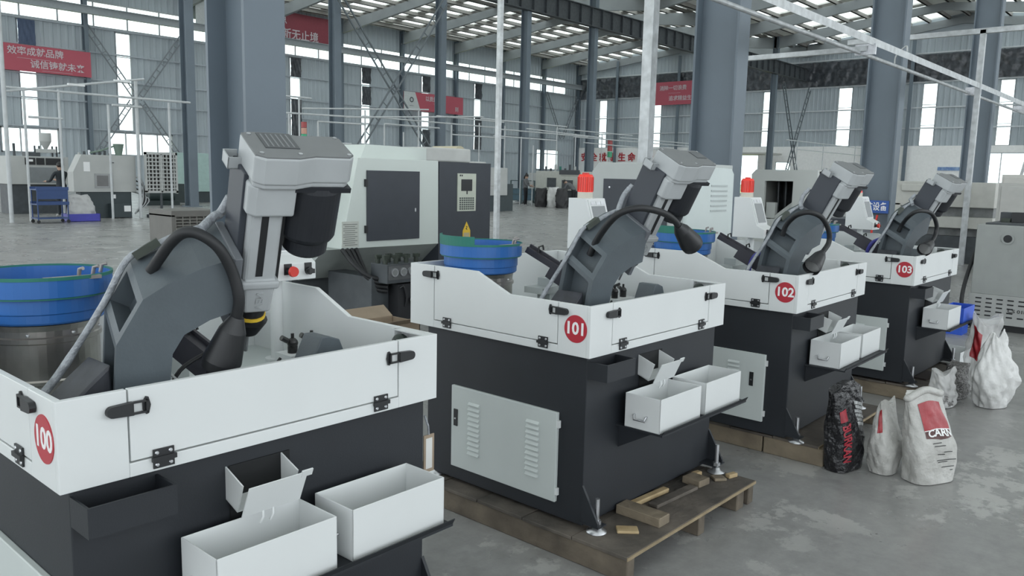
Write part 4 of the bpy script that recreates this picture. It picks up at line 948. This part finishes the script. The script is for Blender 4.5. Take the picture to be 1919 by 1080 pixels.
# ------------------------------------------------------------------ tube frames, poles and overhead channel
def pole(label, x, y, h, w=.1, m=GALV, cat='pole', group=None):
    o = MB().box((-w / 2, -w / 2, 0), (w / 2, w / 2, h)).build('galvanised_pole', m, None, .006, 1, (x, y, 0)); return tag(o, label, cat, group)
pole('thick galvanised square pole behind the second machine', 9.37, 5.95, 6.2, .15)
pole('slender galvanised pole right beside the black control cabinet', 12.58, 11.6, 6.0, .10)
t = thing('overhead_channel', 'galvanised overhead channel and conduit running along the machine row', 'channel', (0, 4.0, 0))
MB().box((2.0, -.035, 3.535), (25, .035, 3.60)).box((2.0, -.035, 3.50), (25, -.03, 3.535)).build('channel', GALV, t)
MB().cyl((2.0, .16, 3.42), (25, .16, 3.42), .028, n=12).build('conduit', GALV, t)
for x in (6.0, 12.0, 18.3, 23.0): MB().box((x - .02, -.06, 3.38), (x + .02, .22, 3.53)).build('clamp', ZINC, t)
MB().box((11.95, .05, 3.43), (12.03, 2.2, 3.50)).build('cross_tube', GALV, t)
MB().tube([(13.6, .0, 3.62), (13.7, .05, 3.72), (13.75, .2, 3.6), (13.7, .2, 3.45)], .012, 6, sub=5).build('cable_loop', mat('pale_cable', (.55, .56, .56), .5), t)
MB().box((18.25, -.05, 0), (18.35, .05, 4.62)).build('post', GALV, t)
MB().box((18.25, -1.2, 4.55), (18.35, 2.6, 4.65)).build('top_tube', GALV, t)
t = thing('brace_ladder', 'pale steel ladder leaning behind the slotted grey cabinet', 'ladder', (22.0, 3.6, 0))
for y_ in (0, .45): MB().bar((0, y_, 0), (-.4, y_ - .9, 4.9), .05).build('rail', GALV, t)
for k in range(11): f = .07 + k * .085; MB().bar((-.4 * f, -.9 * f, 4.9 * f), (-.4 * f, .45 - .9 * f, 4.9 * f), .035).build('rung', GALV, t)
PIPE = mat('white_pipe', (.50, .52, .53), .5, var=.08)
def pipe_frame(label, y, posts, rails, group=None, depth=0., r=.035):
    """posts: (x, height); rails: (x0, x1, z) ; rails at y, plus cross arms"""
    t = thing('pipe_frame', label, 'pipe frame', (posts[0][0], y, 0), 0, group); x0 = posts[0][0]
    for x, h in posts: MB().cyl((x - x0, 0, 0), (x - x0, 0, h), r, n=10).build('post', PIPE, t)
    for a, b, za, zb in rails: MB().cyl((a - x0, 0, za), (b - x0, 0, zb), r, n=10).build('rail', PIPE, t)
    return t
pf = pipe_frame('white pipe frame with strip lamps above the cream machines', 25.3, [(8.05, 3.68), (8.95, 3.72), (10.3, 3.4), (12.15, 3.6)], [(7.6, 12.85, 3.66, 3.66), (7.6, 11.4, 3.55, 4.25), (10.42, 11.3, 3.4, 3.4), (8.14, 9.02, 2.9, 2.9)])
for a in (9.3, 10.6): MB().box((a - 8.14, -.05, 3.86 + .18 * (a - 9.3)), (a + .45 - 8.14, .05, 3.92 + .18 * (a - 9.3))).build('strip_lamp', mat('lamp_white', (.75, .76, .76), .4), pf)
tag(MB().cyl((0, 0, 0), (0, 0, 4.25), .05, n=14).build('white_pole', PIPE, None, 0, 1, (11.32, 25.7, 0)), 'thick white pole beside the slatted rack', 'pole')
tag(MB().cyl((0, 0, 0), (0, 0, 6.3), .055, n=14).build('white_pole', PIPE, None, 0, 1, (7.45, 24.9, 0)), 'thick pale pole in front of the red slogan banner', 'pole')
pipe_frame('white pipe frame between the tall column and the lattice brace', 27.0, [(17.6, 3.7), (18.05, 4.35), (18.9, 3.5), (21.2, 4.1)], [(17.0, 21.4, 3.72, 3.80), (17.0, 18.6, 4.35, 4.35), (18.9, 21.2, 3.5, 3.52), (17.3, 20.5, 2.7, 2.7), (20.2, 28.2, 3.75, 4.3)])
pipe_frame('white pipe frame behind the lattice brace', 28.2, [(23.2, 3.7), (25.2, 4.4), (24.3, 3.4), (27.3, 3.9), (29.2, 4.1)], [(19.0, 25.8, 4.05, 4.5), (23.2, 26.5, 3.7, 3.7), (22.0, 30.5, 3.95, 3.95), (26.3, 31.0, 4.25, 4.25), (27.3, 31.0, 3.45, 3.45)])
pipe_frame('white pipe frame by the wire cage', 28.4, [(31.3, 4.1), (32.6, 3.6), (35.6, 4.3), (33.6, 3.2)], [(29.5, 36.5, 4.35, 4.35), (31.0, 38.5, 3.9, 3.9), (30.5, 35.6, 3.55, 3.55), (33.0, 40.0, 4.05, 3.9)])
pipe_frame('white pipe frame in front of the red wall lettering', 30.6, [(40.2, 4.2), (43.0, 4.3), (47.5, 4.0), (54.0, 4.0)], [(38.5, 46.5, 4.4, 4.4), (40, 55, 4.0, 4.0), (41, 50, 3.7, 3.6), (45, 56, 4.2, 4.2)])
pipe_frame('white pipe frame standing along the white dado wall', 24.0, [(58.0, 4.4), (63.0, 4.4), (70.0, 4.6), (75.0, 4.6)], [(56, 76, 4.5, 4.5), (58, 76, 3.9, 3.9)])
# lattice braces
def lattice(name, label, a, b, y, gap=.34, r=.032, m=DKSTEEL, group=None, n=12):
    t = thing(name, label, 'brace', (a[0], y, a[1]), 0, group)
    A, B = V(0, 0, 0), V(b[0] - a[0], 0, b[1] - a[1]); d = (B - A).normalized(); s = V(-d.z, 0, d.x) * gap / 2
    for sg in (-1, 1): MB().bar(A + s * sg, B + s * sg, r * 2).build('chord', m, t)
    for k in range(n): p = A.lerp(B, (k + .5) / n); MB().bar(p - s, p + s, r * 1.2).build('batten', m, t)
    return t
LB = mat('lattice_grey', (.12, .14, .155), .5)
lattice('lattice_brace', 'dark lattice brace descending from the nearer slender column', (23.2, 9.9), (29.6, 2.2), 31.75, m=LB)
lattice('lattice_brace', 'dark lattice brace descending from the farther slender column', (30.0, 10.4), (23.6, 1.6), 31.55, m=LB)
G2 = 'lattice braces on the long wall'
for (a, b) in (((23.0, 11.0), (26.2, 6.4)), ((29.7, 11.1), (26.4, 6.4)), ((25.9, 6.2), (23.3, 2.3)), ((26.6, 6.2), (29.4, 2.2)), ((72.5, 11.0), (75.4, 6.0)), ((78.3, 10.8), (75.7, 6.0))):
    lattice('wall_brace', 'thin lattice brace fixed against the long wall', a, b, YW - .5, .34, .035, mat('brace_mid', (.2, .22, .24), .5), G2, 10)
for (a, b) in (((72.6, 10.4), (78.0, .15)), ((78.2, 10.4), (72.8, .15))):
    lattice('gable_brace', 'ladder-like lattice brace standing between the last two far columns', a, b, 31.7 - .2 * (a[0] > 75), .5, .04, LB, 'ladder-like braces', 18)

# ------------------------------------------------------------------ banners and lettering
def banner(label, u0, u1, z0, z1, at, axis, lines, slant=0., logo=0., m=BANR):
    t = thing('slogan_banner', label, 'banner', (0, 0, 0)); y = at - .68
    if axis == 'x':
        MB().box((u0, y, z0), (u1, y + .05, z1)).build('banner_cloth', m, t)
        if logo: MB().prism([(u0, z0), (u0 + logo + .35, z0), (u0 + logo - .35, z1), (u0, z1)], y - .01, y + .0, 1).build('logo_field', mat('banner_white', (.55, .58, .58), .55), t)
    else:
        MB().box((y, u0, z0), (y + .05, u1, z1)).build('banner_cloth', m, t)
    for body, size, u, z, col in lines:
        o = text('banner_characters', body, size, mat(col, {'banner_text': (.62, .55, .58), 'logo_ink': (.06, .07, .08)}[col], .6), FY((u, y - .02, z)) if axis == 'x' else FX((y - .02, u, z)), t, .004, 1., size * .012)
    return t
banner('red banner with two lines of characters above the low windows', 15.5, 23.15, 7.55, 9.22, YW, 'x', [('效率成就品牌', .56, 19.75, 8.78, 'banner_text'), ('诚信铸就未来', .56, 21.05, 8.02, 'banner_text'), ('-' * 38, .16, 19.6, 8.38, 'banner_text'), ('-' * 36, .16, 21.0, 7.68, 'banner_text')])
b2 = banner('large red banner high on the wall under the roof', 37.75, 42.9, 11.85, 14.38, YW, 'x', [('点', .85, 38.2, 13.75, 'banner_text'), ('新无止境', .88, 39.9, 12.62, 'banner_text'), ('-' * 44, .2, 39.4, 12.08, 'banner_text')], m=mat('banner_deep_red', (.26, .05, .07), .55))
MB().box((30.8, YW - .68, 11.85), (36.9, YW - .63, 14.38)).build('banner_cloth', mat('banner_white', (.55, .58, .58), .55), b2)
MB().bar((31.6, YW - .70, 13.95), (32.6, YW - .70, 13.85), .06, .16).bar((31.6, YW - .70, 13.35), (32.7, YW - .70, 13.25), .06, .16).bar((32.1, YW - .70, 13.9), (32.15, YW - .70, 13.3), .06, .16).build('logo_mark', mat('logo_ink', (.06, .07, .08), .6), b2)
b3 = banner('red banner with a white logo field between the slender columns', 51.15, 59.0, 7.50, 9.20, YW, 'x', [('以质量求', .52, 54.9, 8.68, 'banner_text'), ('以', .5, 55.6, 7.95, 'banner_text'), ('则', .5, 58.1, 7.95, 'banner_text'), ('-' * 16, .16, 55.3, 8.30, 'banner_text'), ('-----', .3, 52.1, 7.95, 'logo_ink')], logo=1.75)
MB().lathe([(.16, 0), (.24, 0), (.24, .02), (.16, .02)], n=24, M=FY((52.1, YW - .70, 8.48))).build('logo_ring', mat('logo_ink', (.06, .07, .08)), b3)
banner('red banner on the gable wall beside the dark blue-grey column', 43.4, 49.6, 9.55, 12.0, XG, 'y', [('消除一切浪费', .56, 46.6, 11.3, 'banner_text'), ('追求精益生产', .56, 45.4, 10.2, 'banner_text'), ('-' * 26, .18, 46.4, 10.8, 'banner_text')])
t = thing('wall_lettering', 'red characters mounted on the white dado wall', 'lettering', (0, 0, 0))
for i, chh in enumerate('安全就是生命'): text('character', chh, 1.05, mat('letter_red', (.45, .02, .03), .5), FX((XG - .16, 58.55 - i * 1.33, 3.85)), t, .03, 1., .02)
text('character', '责', 1.05, mat('letter_red', (.45, .02, .03)), FX((XG - .16, 49.55, 3.85)), t, .03, 1., .02)
tag(MB().box((XG - .2, 17.4, 2.85), (XG - .14, 19.8, 3.15)).build('blue_wall_strip', mat('strip_blue', (.10, .20, .45), .5, col2=(.4, .55, .75), scale=3)), 'narrow blue printed strip on the white dado wall', 'sign')

# ------------------------------------------------------------------ left and far machines
CREAM = mat('old_cream', (.42, .43, .42), .55, var=.06, scale=2)
t = thing('lathe_machine', 'cream machine with dark control strip behind the worker with the cart', 'machine', (8.7, 29.0, 0))
MB().prism([(0, .95), (1.75, .95), (1.75, 1.85), (.05, 1.85)], 0, 1.3, 1).build('housing', CREAM, t, .01)
MB().box((.05, .1, 0), (1.7, 1.2, .95)).build('base', DKSTEEL, t)
for a, b in ((.45, .75), (.78, 1.02), (1.06, 1.6)): MB().box((a, -.02, 1.58), (b, 0, 1.80)).build('control_panel', BLACK, t)
MB().box((.53, -.025, 1.68), (.68, -.02, 1.75)).build('display', TXTW, t)
MB().box((.5, -.01, 1.0), (1.5, 0, 1.5)).build('window', SCREEN, t)
hp = MB().cyl((1.25, .5, 2.35), (1.25, .5, 2.62), .18, n=18).cyl((1.25, .5, 2.10), (1.25, .5, 2.35), .05, .18, n=18).box((1.0, .3, 1.98), (1.5, .7, 2.10)).build('hopper', CREAM, t)
for x_ in (.92, 1.05, 1.45, 1.58): MB().cyl((x_, .5, 1.85), (x_, .5, 2.2), .03, n=8).build('guide_rod', DKSTEEL, t)
MB().cyl((.25, .3, 1.85), (.25, .3, 2.25), .04, n=8).box((.6, .3, 1.85), (1.0, .7, 1.98)).build('valve_stack', DKSTEEL, t)
t = thing('lathe_machine', 'cream box-shaped machine on a dark base, beside the blue crate', 'machine', (9.45, 25.9, 0))
MB().prism([(0, .80), (1.85, .80), (1.85, 1.92), (.25, 1.92), (.0, 1.4)], 0, .45, 1).build('housing', CREAM, t, .01)
w_ = MB().box((.60, -.02, .92), (1.05, 0, 1.36)).build('sight_window', mat('sight', (.30, .31, .31), .4), t); MB().box((.66, -.025, .98), (.99, -.02, 1.30)).build('window_glass', mat('sight_glass', (.14, .14, .14), .3), w_)
MB().box((1.08, -.04, .8), (1.12, 0, 1.38)).box((1.05, -.04, 1.68), (1.18, -.01, 1.71)).build('door_handle', DKSTEEL, t)
MB().box((.3, -.005, 1.42), (.48, 0, 1.7)).build('label_sheet', TXTW, t)
MB().box((.2, .05, 0), (1.7, .42, .80)).box((1.0, -.15, .02), (1.6, .05, .45)).build('base', mat('dark_green', (.035, .05, .055), .55), t)
MB().box((1.38, -.16, .20), (1.58, -.15, .38)).box((1.1, .04, .6), (1.22, .05, .72)).build('plate', TXTW, t)
MB().cyl((1.45, .25, 1.92), (1.45, .25, 2.28), .09, .16, n=16).tube([(1.3, .25, 2.2), (.9, .25, 2.05), (.6, .25, 1.98)], .03, 6).build('hopper', mat('hopper_green', (.16, .22, .18), .5), t)
for k in range(7): MB().cyl((.3 + k * .15, .3, 1.92), (.3 + k * .15, .3, 1.98 + .04 * (k % 3)), .04, n=8).build('fitting', random.choice([CREAM, DKSTEEL, ZINC]), t)
for k in range(5): MB().tube([(1.86, .1 + .1 * k, 1.3 - .12 * k), (2.05, .0, 1.1 - .1 * k), (2.0 + .05 * k, -.05, .5), (1.75, -.05, .12)], .025, 6, sub=4).build('hose', RUBB if k % 2 else PIPE, t)
t = thing('slatted_rack', 'cream slatted rack panel on a foot stand', 'rack', (11.42, 25.5, 0))
MB().box((0, 0, .80), (.06, .08, 2.05)).box((.98, 0, .76), (1.04, .08, 2.07)).box((0, 0, 1.98), (1.04, .08, 2.06)).box((0, 0, .78), (1.04, .08, .85)).box((.49, 0, .8), (.55, .08, 2.0)).build('frame', CREAM, t)
MB().box((.03, .09, .85), (1.0, .12, 2.0)).build('backing', mat('rack_dark', (.07, .07, .065), .6), t)
for r in range(9): MB().box((.06, -.01, .90 + r * .12), (.98, .07, .935 + r * .12)).build('slat', CREAM, t)
for c in range(8): MB().box((.11 + c * .115, .02, .85), (.15 + c * .115, .06, 1.98)).build('divider', CREAM, t)
MB().cyl((.5, .05, .1), (.5, .05, .8), .04, n=8).box((.1, -.1, 0), (.9, .25, .10)).build('stand', DKSTEEL, t)
t = thing('pale_green_tank', 'pale green box tank on a dark skid behind the tall column', 'tank', (17.3, 36.0, 0))
MB().box((0, 0, .5), (2.2, 2.0, 2.27)).build('tank_body', mat('mint', (.36, .50, .47), .5), t, .02)
MB().box((.0, .1, 0), (2.2, 1.9, .5)).build('skid', mat('dark_green', (.035, .05, .055)), t)
t = thing('motor_pump', 'dark pump unit on the floor beside the slatted rack', 'pump', (15.2, 34.0, 0))
MB().cyl((0, 0, .45), (1.1, 0, .45), .38, n=18).box((-.1, -.35, 0), (1.3, .35, .2)).box((1.1, -.3, .1), (1.7, .3, .9)).build('pump_body', mat('pump_green', (.02, .035, .035), .5), t)
t = thing('air_cooler', 'brown louvred air cooler box on the floor', 'air cooler', (7.18, 15.0, 0))
BR = mat('cooler_brown', (.14, .135, .125), .55)
MB().box((0, 0, 0), (1.05, .95, .06)).box((0, 0, .66), (1.05, .95, .78)).box((0, 0, 0), (.07, .95, .7)).box((.98, 0, 0), (1.05, .95, .7)).box((.07, .12, .06), (.98, .9, .66)).build('case', BR, t, .006)
for r in range(10): MB().prism([(.0, .08 + r * .058), (.06, .115 + r * .058), (.06, .122 + r * .058), (.0, .092 + r * .058)], .07, .98, 0).build('louvre', mat('cooler_louvre', (.20, .195, .18), .55), t)
for c in range(7): MB().box((.07 + c * .142, -.004, .06), (.085 + c * .142, .05, .66)).build('mullion', mat('cooler_louvre', (.20, .195, .18)), t)
t = thing('service_cart', 'blue two-tier service cart on castors beside the worker', 'cart', (7.85, 24.15, 0))
CB = mat('cart_blue', (.02, .055, .17), .45)
for z in (.50, .90): MB().box((0, 0, z), (.82, .5, z + .03)).box((0, 0, z + .03), (.82, .02, z + .09)).box((0, .48, z + .03), (.82, .5, z + .09)).build('tray', CB, t)
MB().box((.02, .01, .66), (.80, .03, .92)).build('panel', CB, t)
MB().box((0, 0, .12), (.82, .5, .15)).build('bottom_shelf', CB, t)
for x_ in (.03, .79):
    for y_ in (.03, .47):
        MB().cyl((x_, y_, .08), (x_, y_, .92), .018, n=8).build('leg', CB, t); MB().cyl((x_, y_ - .02, .045), (x_, y_ + .02, .045), .045, n=12).build('castor', RUBB, t)
t = thing('blue_crate', 'blue crate holding a white sheet bundle on the floor', 'crate', (8.98 - .24, 24.5, 0))
CRB = mat('crate_blue', (.05, .05, .36), .45)
MB().box((0, 0, 0), (.88, .5, .02)).box((0, 0, 0), (.88, .02, .22)).box((0, .48, 0), (.88, .5, .22)).box((0, 0, 0), (.02, .5, .22)).box((.86, 0, 0), (.88, .5, .22)).build('crate_body', CRB, t, .006)
sk = Sack(9.19, 24.75, .1, .76, .36, .70, (.72, .2), 1.0, .96, (-.02, 0), 23, .03, .10); tk = sk.build('sheet_bundle', 'white sheet bundle standing in the blue crate', mat('bundle_white', (.46, .46, .46), .7, bump=.6, bscale=6), 'bundle'); tk.location.z = .021
# far centre
t = thing('far_machine', 'cream machine with a dark hood where two workers stand', 'machine', (33.4, 25.0, 0))
MB().box((0, 0, .85), (1.6, 3.0, 1.85)).box((-.05, .1, 1.62), (0, 1.3, 1.85)).build('housing', mat('far_cream', (.46, .47, .43), .55), t, .02)
MB().box((.1, .1, 0), (1.5, 2.9, .85)).box((-.03, .5, .95), (0, 1.2, 1.4)).box((-.03, 1.6, 1.0), (0, 2.2, 1.5)).build('base', DKSTEEL, t)
MB().box((-.08, .05, 1.68), (-.03, 1.35, 1.92)).build('hood', mat('hood_dark', (.05, .055, .065), .5), t)
for k in range(8): MB().cyl((.3, .3 + k * .32, 1.85), (.3, .3 + k * .32, 2.0 + .1 * (k % 3)), .06, n=8).build('fitting', random.choice([DKSTEEL, GREEN, CREAM]), t)
t = thing('far_machine', 'cream machine with clutter of valves behind the wire cage', 'machine', (36.5, 29.5, 0))
MB().box((0, 0, .7), (1.4, 1.6, 1.75)).box((-.03, .2, .9), (0, .9, 1.4)).build('housing', CREAM, t, .02)
MB().box((.1, .1, 0), (1.3, 1.5, .7)).build('base', DKSTEEL, t)
t = thing('far_machine', 'cream machine with dark base beyond the slender pole', 'machine', (25.2, 24.0, 0))
MB().box((0, 0, .7), (1.5, 1.4, 1.9)).box((.3, -.03, 1.1), (.9, 0, 1.5)).build('housing', CREAM, t, .02)
MB().box((.1, .1, 0), (1.5, 1.3, .7)).box((1.5, .2, 0), (2.1, 1.0, 1.2)).build('base', mat('dark_green', (.035, .05, .055)), t)
t = thing('signal_tower', 'red and green signal tower on a thin stem above the machines', 'signal lamp', (14.2, 21.0, 0))
MB().cyl((0, 0, 0), (0, 0, 2.5), .03, n=8).build('stem', PIPE, t)
for z, m in ((2.5, mat('lamp_green', (.02, .30, .14), .3)), (2.68, mat('lamp_amber', (.5, .25, .18), .3)), (2.86, mat('lamp_redd', (.30, .03, .03), .3))): MB().cyl((0, 0, z), (0, 0, z + .17), .085, n=14).build('lamp_segment', m, t)
t = thing('signal_tower', 'small red and green signal tower in front of the white dado wall', 'signal lamp', (44.5, 31.0, 0))
MB().cyl((0, 0, 0), (0, 0, 2.9), .05, n=8).build('stem', PIPE, t)
for z, m in ((2.9, MATS['lamp_green']), (3.3, MATS['lamp_redd']), (3.7, MATS['lamp_redd'])): MB().cyl((0, 0, z), (0, 0, z + .36), .16, n=14).build('lamp_segment', m, t)
t = thing('wire_cage', 'dark green wire cage trolley by the far column', 'cage', (34.9, 30.3, 0))
CG = mat('cage_green', (.05, .085, .09), .5)
for x_ in (0, 1.15):
    for y_ in (0, .8): MB().box((x_ - .03, y_ - .03, 0), (x_ + .03, y_ + .03, 1.3)).build('post', CG, t)
for z in (.15, .5, .8, 1.27): MB().box((0, -.02, z), (1.15, .02, z + .04)).box((0, .78, z), (1.15, .82, z + .04)).box((-.02, 0, z), (.02, .8, z + .04)).box((1.13, 0, z), (1.17, .8, z + .04)).build('rail', CG, t)
MB().box((.03, .03, .15), (1.12, .77, .85)).build('load', mat('cage_load', (.07, .13, .17), .6), t)
for i, (x, y, m, l) in enumerate([(32.2, 26.6, BAGK, 'black sack standing beside the worker at the far machine'), (32.4, 25.95, BAGC, 'big white sack between the two dark sacks at the far machine'), (32.15, 25.2, BAGK, 'dark sack standing under the bending worker at the far machine')]):
    Sack(x, y, -.7, .62, .5, .95 if i != 1 else 1.0, (.8, .5), 1.04, .9, (0, 0), 30 + i, .04, .08).build('far_sack', l, m, nz=14, na=32)
# cabinets and boxes glimpsed around the far floor
t = thing('paper_roll', 'yellowish roll lying on the pale box behind the black cabinet', 'roll', (9.2, 9.3, 0))
MB().cyl((0, .0, 1.92), (0, .6, 1.92), .12, n=20).build('roll', mat('roll_yellow', (.55, .50, .36), .7), t)
MB().box((-.4, -.1, 0), (.5, .7, 1.80)).build('carrier', mat('unit_pale', (.52, .53, .51)), t, .01)
t = thing('white_partition', 'white partition panel with an open top along the far gable', 'partition', (75.0, 34.0, 0))
MB().box((0, 0, 0), (.15, 9, 4.3)).build('panel', WALLW, t) if False else MB().box((0, .0, 4.15), (3.5, 9, 4.3)).box((0, 0, 0), (.12, .12, 4.15)).box((0, 8.9, 0), (.12, 9.0, 4.15)).build('canopy', mat('canopy_pale', (.5, .5, .47), .6), t)

# ------------------------------------------------------------------ people
def person(label, loc, rz, J, cloth, trousers, hairc=(.012, .011, .011), ponytail=False, h=1.65, waist=.95):
    """J: joints in the person's own frame (x forward). Body is one skinned surface."""
    t = thing('person', label, 'person', loc, rz)
    names = list(J); idx = {n: i for i, n in enumerate(names)}
    E_ = [('pelvis', 'waist'), ('waist', 'chest'), ('chest', 'neck'), ('neck', 'head0'), ('head0', 'head1'), ('head1', 'head2')]
    for s in 'lr': E_ += [('chest', s + 'sho'), (s + 'sho', s + 'elb'), (s + 'elb', s + 'wri'), (s + 'wri', s + 'palm'), ('pelvis', s + 'hip'), (s + 'hip', s + 'kne'), (s + 'kne', s + 'ank'), (s + 'ank', s + 'toe')]
    R = dict(pelvis=(.13, .10), waist=(.125, .095), chest=(.15, .11), neck=(.055, .055), head0=(.072, .08), head1=(.082, .098), head2=(.055, .07), sho=.062, elb=.045, wri=.032, palm=.038, hip=.088, kne=.062, ank=.042, toe=.04)
    me = bpy.data.meshes.new('body'); 
    vs = [J[n] for n in names]; es = [(idx[a], idx[b]) for a, b in E_]
    # fingers: five short chains rooted in each palm
    rad = [R[n] if n in R else R[n[1:]] for n in names]
    for s in 'lr':
        p, w = V(*J[s + 'palm']), V(*J[s + 'wri']); d = (p - w).normalized(); side = d.cross(V(0, 0, 1)); side = side.normalized() if side.length > .1 else V(0, 1, 0)
        for k, (o, L) in enumerate(((-.028, .055), (-.010, .068), (.010, .064), (.028, .050), (-.045, .035))):
            a = p + side * o + d * (.03 if k < 4 else -.005); b = a + d * L + V(0, 0, -.012) + (side * -.012 if k == 4 else V(0, 0, 0))
            vs += [tuple(a), tuple(b)]; n = len(vs); es += [(idx[s + 'palm'], n - 2), (n - 2, n - 1)]; rad += [.010, .008]
    me.from_pydata(vs, es, []); o = bpy.data.objects.new('body_src', me); COL.objects.link(o)
    sk_ = o.modifiers.new('skin', 'SKIN'); sk_.use_smooth_shade = True
    for i, v in enumerate(me.skin_vertices[0].data):
        r = rad[i]; v.radius = r if isinstance(r, tuple) else (r, r); v.use_root = (names[i] == 'pelvis') if i < len(names) else False
    sb = o.modifiers.new('sub', 'SUBSURF'); sb.levels = 1; sb.render_levels = 1
    bpy.context.view_layer.update()
    me2 = bpy.data.meshes.new_from_object(o.evaluated_get(bpy.context.evaluated_depsgraph_get())); bpy.data.objects.remove(o)
    me2.materials.clear()
    for m in (cloth, trousers, mat('skin', (.42, .27, .20), .55), mat('shoe', (.32, .32, .31), .5)): me2.materials.append(m)
    nz = V(*J['neck']); 
    for p in me2.polygons:
        c = p.center; mi = 0
        if any((c - V(*J[s + 'wri'])).length < .05 or (c - V(*J[s + 'palm'])).length < .11 for s in 'lr'): mi = 2
        elif (c - V(*J['head1'])).length < .19 and c.z > nz.z + .01: mi = 2
        elif c.z < .085: mi = 3
        elif c.z < waist: mi = 1
        p.material_index = mi
        p.use_smooth = True
    me2.name = 'body'; b = bpy.data.objects.new('body', me2); COL.objects.link(b); b.parent = t
    hc = V(*J['head1']); up = (V(*J['head2']) - V(*J['head0'])).normalized(); fw = V(1, 0, 0); fw = (fw - up * fw.dot(up)).normalized()
    HM = mat('hair', hairc, .5)
    mb = MB().sph(hc - fw * .018 + up * .035, .098, 14, 10, (1, .95, 1))
    if ponytail: mb.sph(hc - fw * .06 + up * .13, .045, 10, 7).tube([hc - fw * .09, hc - fw * .12 - up * .10, hc - fw * .10 - up * .2], [.05, .04, .02], 8, sub=3)
    mb.build('hair', HM, t)
    f = MB().cyl(hc + fw * .088 - up * .015, hc + fw * .108 - up * .03, .008, .014, 8); f.build('nose', mat('skin', (.42, .27, .20)), t)
    sd = up.cross(fw)
    for s in (-1, 1): MB().sph(hc + fw * .084 + sd * s * .030 + up * .008, .010, 8, 6).build('eye', mat('eye', (.03, .025, .02), .3), t); MB().sph(hc + sd * s * .088 - up * .01, .024, 8, 6, (.6, .4, 1)).build('ear', mat('skin', (.42, .27, .20)), t)
    MB().box((-.004, -.022, -.004), (.004, .022, .004), Matrix.Translation(hc + fw * .086 - up * .05)).build('mouth', mat('lip', (.30, .12, .10), .5), t)
    return t
def stand(**k):
    J = dict(pelvis=(0, 0, .93), waist=(0, 0, 1.06), chest=(.0, 0, 1.28), neck=(.01, 0, 1.42), head0=(.02, 0, 1.48), head1=(.03, 0, 1.555), head2=(.03, 0, 1.635))
    for s, y in (('l', 1), ('r', -1)):
        J.update({s + 'sho': (0, .19 * y, 1.36), s + 'elb': (.02, .23 * y, 1.09), s + 'wri': (.12, .21 * y, .88), s + 'palm': (.16, .205 * y, .81), s + 'hip': (0, .095 * y, .88), s + 'kne': (.02, .10 * y, .49), s + 'ank': (0, .10 * y, .075), s + 'toe': (.14, .11 * y, .042)})
    J.update(k); return J
DARKC = mat('dark_clothes', (.022, .028, .034), .8); GREYC = mat('grey_top', (.12, .125, .13), .8); TROU = mat('black_trousers', (.012, .013, .016), .8)
person('worker in dark clothes working at the cream machine behind the blue cart', (9.52, 27.1, 0), math.pi / 2 + .3, stand(rwri=(.42, -.15, 1.12), relb=(.18, -.24, 1.12), rpalm=(.49, -.14, 1.14), lwri=(.38, .2, 1.08), lelb=(.14, .25, 1.10), lpalm=(.45, .19, 1.08)), DARKC, DARKC)
person('worker in a grey top and black trousers standing in profile at the far machine', (32.3, 27.75, 0), -math.pi / 2 + .3, stand(rwri=(.34, -.12, 1.08), relb=(.12, -.22, 1.10), rpalm=(.41, -.11, 1.09), lwri=(.32, .12, 1.02), lelb=(.10, .22, 1.08), lpalm=(.39, .11, 1.02), head1=(.06, 0, 1.55), head2=(.07, 0, 1.63), head0=(.035, 0, 1.48)), GREYC, TROU, ponytail=True)
person('worker bending over the far machine beside the dark sack', (33.0, 25.1, 0), math.pi / 2 + .2, stand(waist=(.08, 0, 1.04), chest=(.28, 0, 1.17), neck=(.40, 0, 1.24), head0=(.46, 0, 1.27), head1=(.53, 0, 1.30), head2=(.60, 0, 1.33), lsho=(.32, .19, 1.22), rsho=(.32, -.19, 1.22), lelb=(.42, .22, .98), relb=(.42, -.22, .98), lwri=(.60, .16, .90), rwri=(.60, -.16, .90), lpalm=(.67, .15, .90), rpalm=(.67, -.15, .90)), GREYC, TROU)
